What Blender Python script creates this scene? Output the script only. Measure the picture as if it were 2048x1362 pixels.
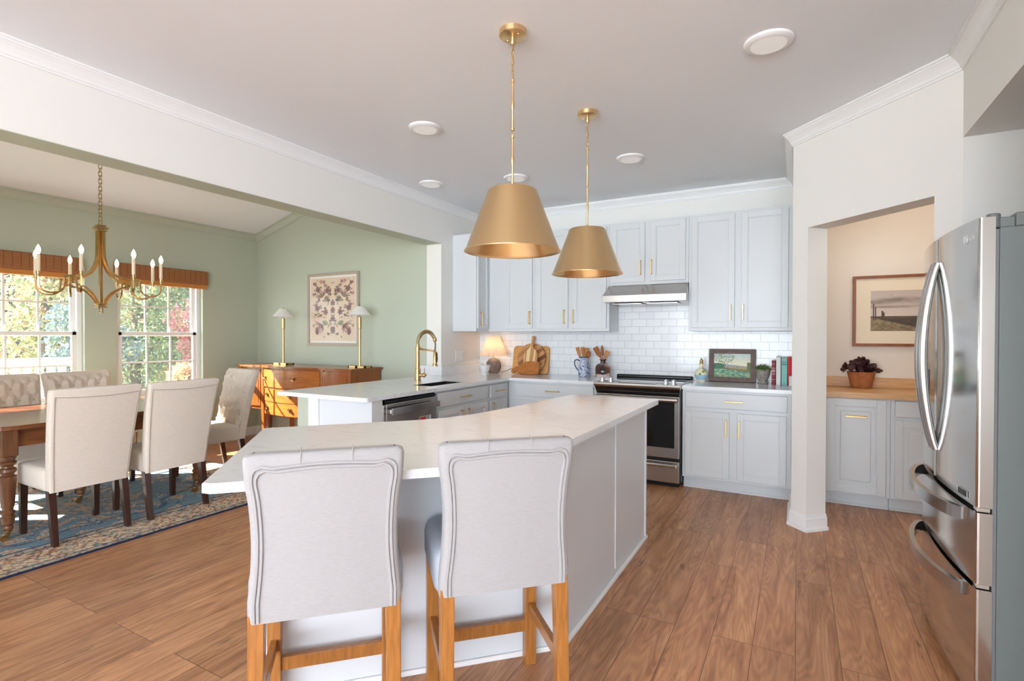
import bpy, bmesh, math, random
import numpy as np
from mathutils import Matrix, Vector
from math import sin, cos, pi, radians, sqrt, atan2
random.seed(7)
SC = bpy.context.scene
COL = SC.collection
for o in list(bpy.data.objects): bpy.data.objects.remove(o)

# ---------------------------------------------------------------- camera
cam = bpy.data.cameras.new('camera'); CAM = bpy.data.objects.new('camera', cam); COL.objects.link(CAM)
cam.sensor_width = 36.0; cam.lens = 1045.82 / 2048 * 36.0; cam.clip_start = 0.05; cam.clip_end = 200
_y, _p, _r = radians(28.640), radians(0.526), radians(0.120)
_f = Vector((-sin(_y), cos(_y), 0)); _rt = Vector((cos(_y), sin(_y), 0)); _u = Vector((0, 0, 1))
_f2 = _f * cos(_p) - _u * sin(_p); _u2 = _u * cos(_p) + _f * sin(_p)
_r3 = _rt * cos(_r) + _u2 * sin(_r); _u3 = _u2 * cos(_r) - _rt * sin(_r)
CAM.matrix_world = Matrix(((_r3.x, _u3.x, -_f2.x, 0), (_r3.y, _u3.y, -_f2.y, 0), (_r3.z, _u3.z, -_f2.z, 1.35), (0, 0, 0, 1)))
SC.camera = CAM
# ---------------------------------------------------------------- light and exposure
SC.view_settings.view_transform = 'Standard'; SC.view_settings.look = 'None'
SC.view_settings.gamma = 1.0; SC.view_settings.use_curve_mapping = False
SC.view_settings.exposure = 0.88
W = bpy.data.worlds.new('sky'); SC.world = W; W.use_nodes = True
_n = W.node_tree.nodes; _l = W.node_tree.links
_bg = _n['Background']; _tc = _n.new('ShaderNodeTexCoord'); _sp = _n.new('ShaderNodeSeparateXYZ'); _cr = _n.new('ShaderNodeValToRGB')
_l.new(_tc.outputs['Generated'], _sp.inputs[0]); _l.new(_sp.outputs['Z'], _cr.inputs[0]); _l.new(_cr.outputs[0], _bg.inputs[0])
_cr.color_ramp.elements[0].position = 0.0; _cr.color_ramp.elements[0].color = (0.82, 0.915, 1.0, 1)
_cr.color_ramp.elements[1].position = 0.8; _cr.color_ramp.elements[1].color = (0.62, 0.76, 1.0, 1)
_dt = _n.new('ShaderNodeVectorMath'); _dt.operation = 'DOT_PRODUCT'; _dt.inputs[1].default_value = (0.28, -0.88, -0.38)   # brightness added behind the camera and below the horizon to fill the interior
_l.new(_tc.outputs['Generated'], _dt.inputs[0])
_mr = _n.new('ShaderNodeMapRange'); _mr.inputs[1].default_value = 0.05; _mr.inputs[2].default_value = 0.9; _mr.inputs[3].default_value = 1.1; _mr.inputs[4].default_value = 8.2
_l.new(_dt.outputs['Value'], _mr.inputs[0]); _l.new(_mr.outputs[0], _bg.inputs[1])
sun = bpy.data.lights.new('sun', 'SUN'); sun.energy = 20.0; sun.angle = radians(0.6); sun.color = (1, 0.93, 0.80)
SUN = bpy.data.objects.new('sun', sun); COL.objects.link(SUN)
SUN.rotation_euler = Vector((1.0, 0.62, -0.88)).to_track_quat('-Z', 'Y').to_euler()
SUN.location = (-12, -8, 9)

# ---------------------------------------------------------------- helpers
def S(r, g, b):
    f = lambda c: ((c / 255 + 0.055) / 1.055) ** 2.4 if c > 10 else c / 255 / 12.92
    return (f(r), f(g), f(b), 1.0)

def mat(name, col, rough=0.5, metal=0.0, var=0.0, vscale=8.0, stretch=(1, 1, 1), bump=0.0, bscale=200.0, spec=0.5, coat=0.0, emit=None, estr=0.0, trans=0.0, ior=1.45, sheen=0.0, col2=None):
    m = bpy.data.materials.new(name); m.use_nodes = True
    n, l = m.node_tree.nodes, m.node_tree.links; b = n['Principled BSDF']
    b.inputs['Base Color'].default_value = col; b.inputs['Roughness'].default_value = rough; b.inputs['Metallic'].default_value = metal
    b.inputs['Specular IOR Level'].default_value = spec; b.inputs['Coat Weight'].default_value = coat
    b.inputs['Coat Roughness'].default_value = 0.08
    b.inputs['Transmission Weight'].default_value = trans; b.inputs['IOR'].default_value = ior; b.inputs['Sheen Weight'].default_value = sheen
    if emit: b.inputs['Emission Color'].default_value = emit; b.inputs['Emission Strength'].default_value = estr
    tc = mp = None
    if var or bump:
        tc = n.new('ShaderNodeTexCoord'); mp = n.new('ShaderNodeMapping'); mp.inputs['Scale'].default_value = stretch
        l.new(tc.outputs['Object'], mp.inputs[0])
    if var:
        t = n.new('ShaderNodeTexNoise'); t.inputs['Scale'].default_value = vscale; t.inputs['Detail'].default_value = 5
        r = n.new('ShaderNodeValToRGB'); c2 = col2 or tuple(c * (1 - var) for c in col[:3]) + (1,)
        r.color_ramp.elements[0].position = 0.35; r.color_ramp.elements[0].color = c2
        r.color_ramp.elements[1].position = 0.65; r.color_ramp.elements[1].color = col
        l.new(mp.outputs[0], t.inputs[0]); l.new(t.outputs[0], r.inputs[0]); l.new(r.outputs[0], b.inputs['Base Color'])
    if bump:
        t = n.new('ShaderNodeTexNoise'); t.inputs['Scale'].default_value = bscale; t.inputs['Detail'].default_value = 3
        bp = n.new('ShaderNodeBump'); bp.inputs['Strength'].default_value = bump; bp.inputs['Distance'].default_value = 0.002
        l.new(mp.outputs[0], t.inputs[0]); l.new(t.outputs[0], bp.inputs['Height']); l.new(bp.outputs[0], b.inputs['Normal'])
    return m

def N(m, t, **k):
    x = m.node_tree.nodes.new(t)
    for a, v in k.items():
        if a.startswith('i_'): x.inputs[int(a[2:]) if a[2:].isdigit() else a[2:]].default_value = v
        else: setattr(x, a, v)
    return x
def L(m, a, b): m.node_tree.links.new(a, b)

def colmat(name, rough=0.6, bump=0.0, **k):
    m = mat(name, (1, 1, 1, 1), rough, bump=bump, **k)
    a = N(m, 'ShaderNodeVertexColor', layer_name='Col'); L(m, a.outputs[0], m.node_tree.nodes['Principled BSDF'].inputs['Base Color'])
    return m

WM = {}
def world_of(o): return WM.get(o.name, Matrix.Identity(4))

class MB:
    def __init__(s, M=None): s.b = bmesh.new(); s.M = M or Matrix.Identity(4); s.mi = 0
    def v(s, p): return s.b.verts.new(s.M @ Vector(p))
    def face(s, vs, smooth=False):
        try: f = s.b.faces.new(vs)
        except ValueError: return None
        f.material_index = s.mi; f.smooth = smooth; return f
    def box(s, x0, y0, z0, x1, y1, z1, bev=0.0, seg=2, taper=None, smooth=False):
        if x0 > x1: x0, x1 = x1, x0
        if y0 > y1: y0, y1 = y1, y0
        if z0 > z1: z0, z1 = z1, z0
        ps = [(x, y, z) for z in (z0, z1) for y in (y0, y1) for x in (x0, x1)]
        if taper:
            cx, cy = (x0 + x1) / 2, (y0 + y1) / 2
            ps = [((cx + (x - cx) * taper, cy + (y - cy) * taper, z) if z == z0 else (x, y, z)) for x, y, z in ps]
        return s.hexa(ps, bev, seg, smooth)
    def hexa(s, ps, bev=0.0, seg=2, smooth=False):
        vs = [s.v(p) for p in ps]; fs = []
        for q in ((0, 2, 3, 1), (4, 5, 7, 6), (0, 1, 5, 4), (2, 6, 7, 3), (0, 4, 6, 2), (1, 3, 7, 5)):
            fs.append(s.face([vs[i] for i in q], smooth))
        if bev > 0:
            es = list({e for f in fs for e in f.edges})
            r = bmesh.ops.bevel(s.b, geom=es, offset=bev, segments=seg, affect='EDGES', profile=0.5, clamp_overlap=True)
            for f in r['faces']: f.material_index = s.mi; f.smooth = smooth or seg > 2
        return s
    def lathe(s, prof, c=(0, 0, 0), seg=24, smooth=True, cap=True, ax='z', sq=None):
        rings = []
        for r, z in prof:
            ring = []
            for i in range(seg):
                a = 2 * pi * i / seg; x, y = r * cos(a), r * sin(a)
                if sq: x *= sq[0]; y *= sq[1]
                p = (x, y, z) if ax == 'z' else ((z, x, y) if ax == 'x' else (x, z, y))
                ring.append(s.v((p[0] + c[0], p[1] + c[1], p[2] + c[2])))
            rings.append(ring)
        for a, b in zip(rings, rings[1:]):
            for i in range(seg): s.face([a[i], a[(i + 1) % seg], b[(i + 1) % seg], b[i]], smooth)
        if cap:
            if prof[0][0] > 1e-5: s.face(rings[0][::-1])
            if prof[-1][0] > 1e-5: s.face(rings[-1])
        return s
    def ball(s, c, r, seg=16, rings=8, sx=1, sy=1, sz=1):
        return s.lathe([(max(1e-4, r * sin(pi * i / rings)), -r * cos(pi * i / rings) * sz) for i in range(rings + 1)], c, seg, cap=False, sq=(sx, sy))
    def tube(s, pts, r, seg=8, closed=False, cap=True, flat=None, smooth=True, up=None):
        pts = [Vector(p) for p in pts]; n = len(pts); rings = []; prev = None
        for i, p in enumerate(pts):
            if closed: t = pts[(i + 1) % n] - pts[i - 1]
            else: t = pts[min(i + 1, n - 1)] - pts[max(i - 1, 0)]
            t.normalize()
            if prev is None:
                a = Vector(up) if up else (Vector((0, 0, 1)) if abs(t.z) < 0.9 else Vector((1, 0, 0)))
            else: a = prev
            a = (a - t * a.dot(t)).normalized(); prev = a; b = t.cross(a)
            rr = r[i] if isinstance(r, (list, tuple)) else r
            ring = []
            if flat:
                for (ca, cb) in ((1, 1), (-1, 1), (-1, -1), (1, -1)): ring.append(s.v(p + a * (ca * flat[0]) + b * (cb * flat[1])))
            else:
                for k in range(seg):
                    q = 2 * pi * k / seg; ring.append(s.v(p + a * (rr * cos(q)) + b * (rr * sin(q))))
            rings.append(ring)
        m = len(rings[0]); sm = smooth and not flat
        for i in range(n if closed else n - 1):
            A, B = rings[i], rings[(i + 1) % n]
            for k in range(m): s.face([A[k], A[(k + 1) % m], B[(k + 1) % m], B[k]], sm)
        if cap and not closed: s.face(rings[0][::-1]); s.face(rings[-1])
        return s
    def prism(s, poly, z0, z1, bev=0.0, holes=()):
        lo = [s.v((x, y, z0)) for x, y in poly]; hi = [s.v((x, y, z1)) for x, y in poly]; n = len(poly)
        f1 = s.face(lo[::-1]); f2 = s.face(hi)
        for i in range(n): s.face([lo[i], lo[(i + 1) % n], hi[(i + 1) % n], hi[i]])
        if bev:
            r = bmesh.ops.bevel(s.b, geom=list(f2.edges), offset=bev, segments=2, affect='EDGES')
            for f in r['faces']: f.material_index = s.mi
        return s
    def sheet(s, P, nu, nv, smooth=True, wrap=False):
        g = [[s.v(P(i / (nu - 1), j / (nv - 1))) for i in range(nu)] for j in range(nv)]
        for j in range(nv - 1):
            for i in range(nu - 1): s.face([g[j][i], g[j][i + 1], g[j + 1][i + 1], g[j + 1][i]], smooth)
        return g
    def build(s, name, mats, parent=None, local=False, recalc=True):
        if recalc: bmesh.ops.recalc_face_normals(s.b, faces=s.b.faces)
        for e in s.b.edges:
            if len(e.link_faces) == 2 and e.calc_face_angle(0) > 0.65: e.smooth = False
        me = bpy.data.meshes.new(name)
        if parent is not None and not local: s.b.transform(world_of(parent).inverted())
        s.b.to_mesh(me); s.b.free()
        for m in (mats if isinstance(mats, (list, tuple)) else [mats]): me.materials.append(m)
        o = bpy.data.objects.new(name, me); COL.objects.link(o)
        if parent is not None: o.parent = parent
        WM[o.name] = world_of(parent) if parent is not None else Matrix.Identity(4)
        return o

def tag(o, label, cat, group=None):
    o['label'] = label; o['category'] = cat
    if group: o['group'] = group
    return o
def thing(name, label, cat, loc=(0, 0, 0), rz=0.0, group=None):
    o = bpy.data.objects.new(name, None); COL.objects.link(o); o.location = loc; o.rotation_euler = (0, 0, rz)
    o.empty_display_size = 0.1
    WM[o.name] = Matrix.Translation(loc) @ Matrix.Rotation(rz, 4, 'Z')
    return tag(o, label, cat, group)
def struct(o): o['kind'] = 'structure'; return o
def kids(o): return [c for c in bpy.data.objects if c.parent == o]
def dup(root, label, loc=None, rz=None, group=None):
    def cp(o, par):
        c = o.copy(); COL.objects.link(c)
        if par: c.parent = par
        for k in kids(o): cp(k, c)
        return c
    r = cp(root, None); r['label'] = label
    if group: r['group'] = group
    if loc: r.location = loc
    if rz is not None: r.rotation_euler = (0, 0, rz)
    return r
def T(x, y, z, rz=0.0, rx=0.0): return Matrix.Translation((x, y, z)) @ Matrix.Rotation(rz, 4, 'Z') @ Matrix.Rotation(rx, 4, 'X')
def text(s, name, size, M, m, parent, extrude=0.0006, align='CENTER', offset=0.0):
    cu = bpy.data.curves.new(name, 'FONT'); cu.body = s; cu.size = size; cu.extrude = extrude; cu.align_x = align; cu.align_y = 'CENTER'; cu.offset = offset
    t = bpy.data.objects.new(name + '_tmp', cu); COL.objects.link(t)
    me = bpy.data.meshes.new_from_object(t.evaluated_get(bpy.context.evaluated_depsgraph_get()))
    bpy.data.objects.remove(t); me.transform(world_of(parent).inverted() @ M)
    me.materials.clear(); me.materials.append(m)
    o = bpy.data.objects.new(name, me); COL.objects.link(o); o.parent = parent; WM[o.name] = world_of(parent)
    return o
def colour_grid(name, m, M, w, h, nu, nv, fn, parent=None):
    """flat w x h picture in local XZ plane (facing -y) whose colours fn(u,v) are arrays"""
    u, v = np.meshgrid(np.linspace(0, 1, nu), np.linspace(0, 1, nv))
    c = np.clip(fn(u, v), 0, 1)
    c = np.where(c <= 0.04045, c / 12.92, ((c + 0.055) / 1.055) ** 2.4)
    P = np.stack([u * w, np.zeros_like(u), v * h], -1).reshape(-1, 3)
    Mw = (world_of(parent).inverted() @ M) if parent is not None else M
    R = np.array(Mw); P = P @ R[:3, :3].T + R[:3, 3]
    i = np.arange(nu * nv).reshape(nv, nu)
    F = np.stack([i[:-1, :-1], i[:-1, 1:], i[1:, 1:], i[1:, :-1]], -1).reshape(-1, 4)
    me = bpy.data.meshes.new(name); me.vertices.add(len(P)); me.vertices.foreach_set('co', P.astype(np.float32).ravel())
    me.loops.add(F.size); me.loops.foreach_set('vertex_index', F.astype(np.int32).ravel())
    me.polygons.add(len(F)); me.polygons.foreach_set('loop_start', np.arange(0, F.size, 4, dtype=np.int32)); me.polygons.foreach_set('loop_total', np.full(len(F), 4, dtype=np.int32))
    me.update(calc_edges=True)
    at = me.color_attributes.new('Col', 'FLOAT_COLOR', 'POINT')
    at.data.foreach_set('color', np.concatenate([c.reshape(-1, 3), np.ones((len(P), 1))], 1).astype(np.float32).ravel())
    me.materials.append(m)
    o = bpy.data.objects.new(name, me); COL.objects.link(o)
    if parent is not None: o.parent = parent; WM[o.name] = world_of(parent)
    return o
def smooth_noise(shape_u, shape_v, u, v, seed):
    r = np.random.RandomState(seed).rand(shape_v + 2, shape_u + 2)
    x = u * shape_u; y = v * shape_v; i = np.minimum(x.astype(int), shape_u); j = np.minimum(y.astype(int), shape_v); fx = x - i; fy = y - j
    fx = fx * fx * (3 - 2 * fx); fy = fy * fy * (3 - 2 * fy)
    return (r[j, i] * (1 - fx) + r[j, i + 1] * fx) * (1 - fy) + (r[j + 1, i] * (1 - fx) + r[j + 1, i + 1] * fx) * fy
def fbm(u, v, n, seed, oct=4):
    t = 0; a = 0.5; s = 0
    for k in range(oct): t = t + a * smooth_noise(int(n * 2 ** k), int(n * 2 ** k), u, v, seed + k); s += a; a *= 0.55
    return t / s
def rgb(*c): return np.array(c) / 255.0
def mix(a, b, t): return a * (1 - t[..., None]) + b * t[..., None]

# ---------------------------------------------------------------- materials
M_WALL = mat('wall_paint_white', S(236, 234, 229), 0.6)
M_CEIL = mat('ceiling_paint', S(241, 244, 248), 0.7)
M_TRIM = mat('white_trim_paint', S(240, 240, 240), 0.35)
M_GREEN = mat('sage_green_paint', S(190, 197, 180), 0.6)
M_CREAM = mat('pantry_cream_paint', S(236, 226, 214), 0.6)
M_CAB = mat('pale_blue_grey_cabinet_paint', S(214, 217, 219), 0.34)
M_CABW = mat('white_cabinet_paint', S(219, 222, 226), 0.35)
M_BRASS = mat('brushed_brass', S(234, 203, 154), 0.32, 1.0)
_b = M_BRASS.node_tree.nodes['Principled BSDF']; _b.inputs['Anisotropic'].default_value = 0.8; _b.inputs['Anisotropic Rotation'].default_value = 0.25; _t = M_BRASS.node_tree.nodes.new('ShaderNodeTangent'); _t.direction_type = 'RADIAL'; _t.axis = 'Z'; M_BRASS.node_tree.links.new(_t.outputs[0], _b.inputs['Tangent'])
M_BRASSD = mat('aged_brass', S(196, 162, 110), 0.26, 1.0)
M_GOLD = mat('satin_brass_handle', S(204, 172, 118), 0.35, 1.0)
M_STEEL = mat('brushed_stainless_steel', S(196, 192, 188), 0.24, 1.0, var=0.08, vscale=40, stretch=(0.05, 0.05, 3))
M_STEELM = mat('polished_stainless_steel', S(205, 202, 198), 0.13, 1.0)
M_STEELH = mat('satin_steel_handle', S(200, 200, 202), 0.22, 1.0)
M_CHROME = mat('chrome', S(225, 225, 225), 0.08, 1.0)
M_FRG = mat('grey_textured_fridge_side', S(112, 118, 117), 0.45, var=0.04, vscale=300, bump=0.15, bscale=600)
M_BLACK = mat('black_plastic', S(22, 22, 24), 0.3)
M_GLASSB = mat('black_ceramic_glass', S(16, 17, 20), 0.05, coat=0.6)
M_DARKSINK = mat('black_composite_sink', S(30, 30, 32), 0.35)
M_LINEN = mat('light_grey_linen', S(175, 172, 172), 0.85, var=0.09, vscale=55, stretch=(1, 1, 9), bump=0.35, bscale=700, sheen=0.2)
M_PIPE = mat('linen_piping', S(168, 165, 165), 0.85)
M_BEIGE = mat('beige_linen', S(238, 225, 211), 0.85, var=0.10, vscale=40, stretch=(1, 1, 12), bump=0.35, bscale=600, sheen=0.2)
M_BUTTON = mat('linen_button', S(205, 186, 165), 0.8)
M_OAKLEG = mat('golden_oak_leg', S(178, 116, 56), 0.35, var=0.28, vscale=14, stretch=(6, 6, 0.6), coat=0.2)
M_DKLEG = mat('espresso_wood_leg', S(66, 38, 28), 0.3, var=0.3, vscale=14, stretch=(6, 6, 0.6), coat=0.3)
M_TABLE = mat('worn_walnut_table_wood', S(132, 78, 46), 0.28, var=0.4, vscale=7, stretch=(6, 0.7, 6), coat=0.25)
M_TLEG = mat('turned_leg_wood', S(124, 78, 48), 0.4, var=0.4, vscale=10, stretch=(6, 6, 0.7), coat=0.2)
M_SIDE = mat('satinwood_veneer', S(158, 88, 40), 0.28, var=0.3, vscale=6, stretch=(9, 9, 0.7), coat=0.35)
M_SIDED = mat('satinwood_drawer_front', S(186, 112, 50), 0.28, var=0.3, vscale=6, stretch=(0.8, 0.8, 12), coat=0.35)
M_BUTCH = mat('butcher_block_wood', S(224, 176, 124), 0.38, var=0.2, vscale=9, stretch=(0.8, 10, 10))
M_WHITE = mat('white_plastic', S(238, 238, 238), 0.4)
M_DISC = mat('frosted_light_disc', S(235, 234, 232), 0.5, emit=(1, 0.96, 0.91, 1), estr=0.12)
M_SHADE = mat('white_lamp_shade', S(240, 238, 234), 0.7)
M_BULB = mat('warm_bulb', (1, 0.8, 0.5, 1), 0.4, emit=(1, 0.72, 0.38, 1), estr=14.0)
M_BULBP = mat('pendant_bulb', (1, 0.8, 0.5, 1), 0.4, emit=(1, 0.74, 0.42, 1), estr=65.0)
M_CANDLE = mat('ivory_candle_sleeve', S(238, 222, 196), 0.5)
M_WBOARD = mat('maple_board', S(216, 160, 96), 0.45, var=0.2, vscale=6, stretch=(1, 1, 14))
M_OLIVE = mat('carved_olive_wood', S(190, 118, 52), 0.4, var=0.35, vscale=9, stretch=(1, 1, 6))
M_UTEN = mat('brown_utensil_wood', S(190, 124, 62), 0.5, var=0.3, vscale=20, stretch=(5, 5, 0.8))
M_UTEND = mat('dark_utensil_wood', S(158, 88, 30), 0.45, var=0.3, vscale=20, stretch=(5, 5, 0.8))
M_STONE = mat('grey_stone', S(150, 132, 122), 0.8, var=0.35, vscale=22, bump=0.4, bscale=80)
M_CONC = mat('weathered_concrete', S(160, 154, 144), 0.9, var=0.4, vscale=40, bump=0.6, bscale=120)
M_MARBLE = mat('white_marble', S(236, 234, 232), 0.25, var=0.25, vscale=14)
M_TERRA = mat('terracotta', S(184, 116, 70), 0.85, var=0.25, vscale=25, bump=0.3, bscale=150)
M_SOIL = mat('dark_soil', S(50, 38, 30), 0.95)
M_FRDK = mat('dark_carved_frame_wood', S(104, 76, 62), 0.45, var=0.35, vscale=30, stretch=(1, 1, 1))
M_FRBR = mat('mahogany_frame', S(150, 88, 50), 0.4, var=0.2, vscale=20)
M_FRGR = mat('greige_frame', S(180, 166, 150), 0.4)
M_MATB = mat('white_picture_mat', S(240, 238, 234), 0.7)
M_MATC = mat('cream_picture_mat', S(240, 226, 202), 0.7)

def quartz():
    m = mat('white_quartz', S(236, 234, 231), 0.12, coat=0.0)
    n = m.node_tree.nodes; b = n['Principled BSDF']
    tc = N(m, 'ShaderNodeTexCoord'); mp = N(m, 'ShaderNodeMapping'); mp.inputs['Scale'].default_value = (1, 2.6, 1); mp.inputs['Rotation'].default_value = (0, 0, 0.7)
    L(m, tc.outputs['Object'], mp.inputs[0])
    t = N(m, 'ShaderNodeTexNoise'); t.inputs['Scale'].default_value = 9; t.inputs['Detail'].default_value = 8; t.inputs['Distortion'].default_value = 0.6
    L(m, mp.outputs[0], t.inputs[0]); r = N(m, 'ShaderNodeValToRGB')
    e = r.color_ramp.elements; e[0].position = 0.3; e[0].color = S(225, 226, 227); e[1].position = 0.47; e[1].color = S(236, 239, 242)
    L(m, t.outputs[0], r.inputs[0]); L(m, r.outputs[0], b.inputs['Base Color']); return m
M_QUARTZ = quartz()

def brick(name, c1, c2, mortar, bw, rh, ms, map_rot, rough, bumpd, bias=0.0, offset=0.5, freq=2):
    m = mat(name, c1, rough); n = m.node_tree.nodes; b = n['Principled BSDF']
    tc = N(m, 'ShaderNodeTexCoord'); sp = N(m, 'ShaderNodeSeparateXYZ'); cb = N(m, 'ShaderNodeCombineXYZ'); L(m, tc.outputs['Object'], sp.inputs[0])
    L(m, sp.outputs[map_rot[0]], cb.inputs[0]); L(m, sp.outputs[map_rot[1]], cb.inputs[1])
    br = N(m, 'ShaderNodeTexBrick', offset=offset, offset_frequency=freq); br.inputs['Color1'].default_value = c1; br.inputs['Color2'].default_value = c2; br.inputs['Mortar'].default_value = mortar
    br.inputs['Scale'].default_value = 1; br.inputs['Brick Width'].default_value = bw; br.inputs['Row Height'].default_value = rh; br.inputs['Mortar Size'].default_value = ms
    br.inputs['Mortar Smooth'].default_value = 0.1; br.inputs['Bias'].default_value = bias
    L(m, cb.outputs[0], br.inputs[0]); L(m, br.outputs[0], b.inputs['Base Color'])
    bp = N(m, 'ShaderNodeBump', invert=True); bp.inputs['Distance'].default_value = bumpd; bp.inputs['Strength'].default_value = 0.6
    L(m, br.outputs['Fac'], bp.inputs['Height']); L(m, bp.outputs[0], b.inputs['Normal'])
    return m, br, cb, bp
M_TILE = brick('white_subway_tile', S(238, 239, 241), S(230, 232, 235), S(186, 188, 190), 0.1524, 0.0762, 0.0016, 'XZ', 0.1, 0.003)[0]

def floor_mat():
    m, br, cb, bp = brick('oak_plank_floor', (0, 0, 0, 1), (1, 1, 1, 1), (0, 0, 0, 1), 1.25, 0.165, 0.0012, 'YX', 0.34, 0.0015, offset=0.37, freq=3)
    n = m.node_tree.nodes; b = n['Principled BSDF']
    # every plank shifts the grain by its own random value
    mp = N(m, 'ShaderNodeVectorMath', operation='MULTIPLY_ADD'); mp.inputs[1].default_value = (0.7, 6.5, 1); L(m, cb.outputs[0], mp.inputs[0])
    sc = N(m, 'ShaderNodeVectorMath', operation='SCALE'); sc.inputs[3].default_value = 37.0; L(m, br.outputs[0], sc.inputs[0]); L(m, sc.outputs[0], mp.inputs[2])
    g = N(m, 'ShaderNodeTexNoise'); g.inputs['Scale'].default_value = 2.2; g.inputs['Detail'].default_value = 7; g.inputs['Roughness'].default_value = 0.62; g.inputs['Distortion'].default_value = 1.2
    L(m, mp.outputs[0], g.inputs[0])
    r = N(m, 'ShaderNodeValToRGB'); e = r.color_ramp.elements; e[0].position = 0.24; e[0].color = S(140, 92, 62); e[1].position = 0.78; e[1].color = S(216, 168, 126)
    x = e.new(0.5); x.color = S(190, 137, 98); L(m, g.outputs[0], r.inputs[0])
    # growth rings
    mp2 = N(m, 'ShaderNodeVectorMath', operation='MULTIPLY_ADD'); mp2.inputs[1].default_value = (0.8, 5.5, 1); L(m, cb.outputs[0], mp2.inputs[0]); L(m, sc.outputs[0], mp2.inputs[2])
    wv = N(m, 'ShaderNodeTexNoise'); wv.inputs['Scale'].default_value = 1.1; wv.inputs['Detail'].default_value = 2; L(m, mp2.outputs[0], wv.inputs[0])
    ml = N(m, 'ShaderNodeMath', operation='MULTIPLY'); ml.inputs[1].default_value = 130; L(m, wv.outputs[0], ml.inputs[0])
    sn = N(m, 'ShaderNodeMath', operation='SINE'); L(m, ml.outputs[0], sn.inputs[0])
    mr = N(m, 'ShaderNodeMapRange'); mr.inputs[1].default_value = -1; mr.inputs[2].default_value = 1; mr.inputs[3].default_value = 0.84; mr.inputs[4].default_value = 1.04; L(m, sn.outputs[0], mr.inputs[0])
    # knots and dark marks
    k = N(m, 'ShaderNodeTexNoise'); k.inputs['Scale'].default_value = 2.4; k.inputs['Detail'].default_value = 6; k.inputs['Roughness'].default_value = 0.7
    mp3 = N(m, 'ShaderNodeVectorMath', operation='MULTIPLY_ADD'); mp3.inputs[1].default_value = (1.3, 6, 1); L(m, cb.outputs[0], mp3.inputs[0]); L(m, sc.outputs[0], mp3.inputs[2]); L(m, mp3.outputs[0], k.inputs[0])
    kr = N(m, 'ShaderNodeMapRange'); kr.inputs[1].default_value = 0.29; kr.inputs[2].default_value = 0.38; kr.inputs[3].default_value = 0.45; kr.inputs[4].default_value = 1.0; L(m, k.outputs[0], kr.inputs[0])
    # plank tone
    sx = N(m, 'ShaderNodeSeparateColor'); L(m, br.outputs[0], sx.inputs[0])
    tr = N(m, 'ShaderNodeMapRange'); tr.inputs[3].default_value = 0.86; tr.inputs[4].default_value = 1.12; L(m, sx.outputs[0], tr.inputs[0])
    a = N(m, 'ShaderNodeMath', operation='MULTIPLY'); L(m, mr.outputs[0], a.inputs[0]); L(m, kr.outputs[0], a.inputs[1])
    a2 = N(m, 'ShaderNodeMath', operation='MULTIPLY'); L(m, a.outputs[0], a2.inputs[0]); L(m, tr.outputs[0], a2.inputs[1])
    sc2 = N(m, 'ShaderNodeVectorMath', operation='SCALE'); L(m, r.outputs[0], sc2.inputs[0]); L(m, a2.outputs[0], sc2.inputs[3])
    mx = N(m, 'ShaderNodeMix', data_type='RGBA'); L(m, br.outputs['Fac'], mx.inputs[0]); L(m, sc2.outputs[0], mx.inputs[6]); mx.inputs[7].default_value = S(84, 48, 28)
    L(m, mx.outputs[2], b.inputs['Base Color'])
    return m
M_FLOOR = floor_mat()

def stripes(name, c1, c2, axis, freq, rough=0.6, bump=0.5, noise=2.0):
    m = mat(name, c1, rough); b = m.node_tree.nodes['Principled BSDF']
    tc = N(m, 'ShaderNodeTexCoord'); w = N(m, 'ShaderNodeTexWave', bands_direction=axis); w.inputs['Scale'].default_value = freq; w.inputs['Distortion'].default_value = noise; w.inputs['Detail'].default_value = 2
    L(m, tc.outputs['Object'], w.inputs[0]); r = N(m, 'ShaderNodeValToRGB'); r.color_ramp.elements[0].color = c2; r.color_ramp.elements[1].color = c1
    L(m, w.outputs[0], r.inputs[0]); L(m, r.outputs[0], b.inputs['Base Color'])
    if bump:
        bp = N(m, 'ShaderNodeBump'); bp.inputs['Distance'].default_value = 0.003; bp.inputs['Strength'].default_value = bump; L(m, w.outputs[0], bp.inputs['Height']); L(m, bp.outputs[0], b.inputs['Normal'])
    return m
M_BAMBOO = stripes('woven_bamboo', S(184, 124, 80), S(128, 82, 50), 'Z', 22, noise=.5)
M_BAMBAR = mat('bamboo_rail', S(206, 134, 66), 0.5)
M_THREAD = mat('shade_thread', S(92, 56, 30), 0.8)
def leaf_mat(name, cols, tr=0.5):
    m = bpy.data.materials.new(name); m.use_nodes = True; n = m.node_tree.nodes; l = m.node_tree.links
    n.remove(n['Principled BSDF']); out = n['Material Output']
    ob = n.new('ShaderNodeVertexColor'); ob.layer_name = 'Col'
    d = n.new('ShaderNodeBsdfDiffuse'); t = n.new('ShaderNodeBsdfTranslucent'); mx = n.new('ShaderNodeMixShader'); mx.inputs[0].default_value = tr
    l.new(ob.outputs[0], d.inputs[0]); l.new(ob.outputs[0], t.inputs[0]); l.new(d.outputs[0], mx.inputs[1]); l.new(t.outputs[0], mx.inputs[2]); l.new(mx.outputs[0], out.inputs[0])
    return m
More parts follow.
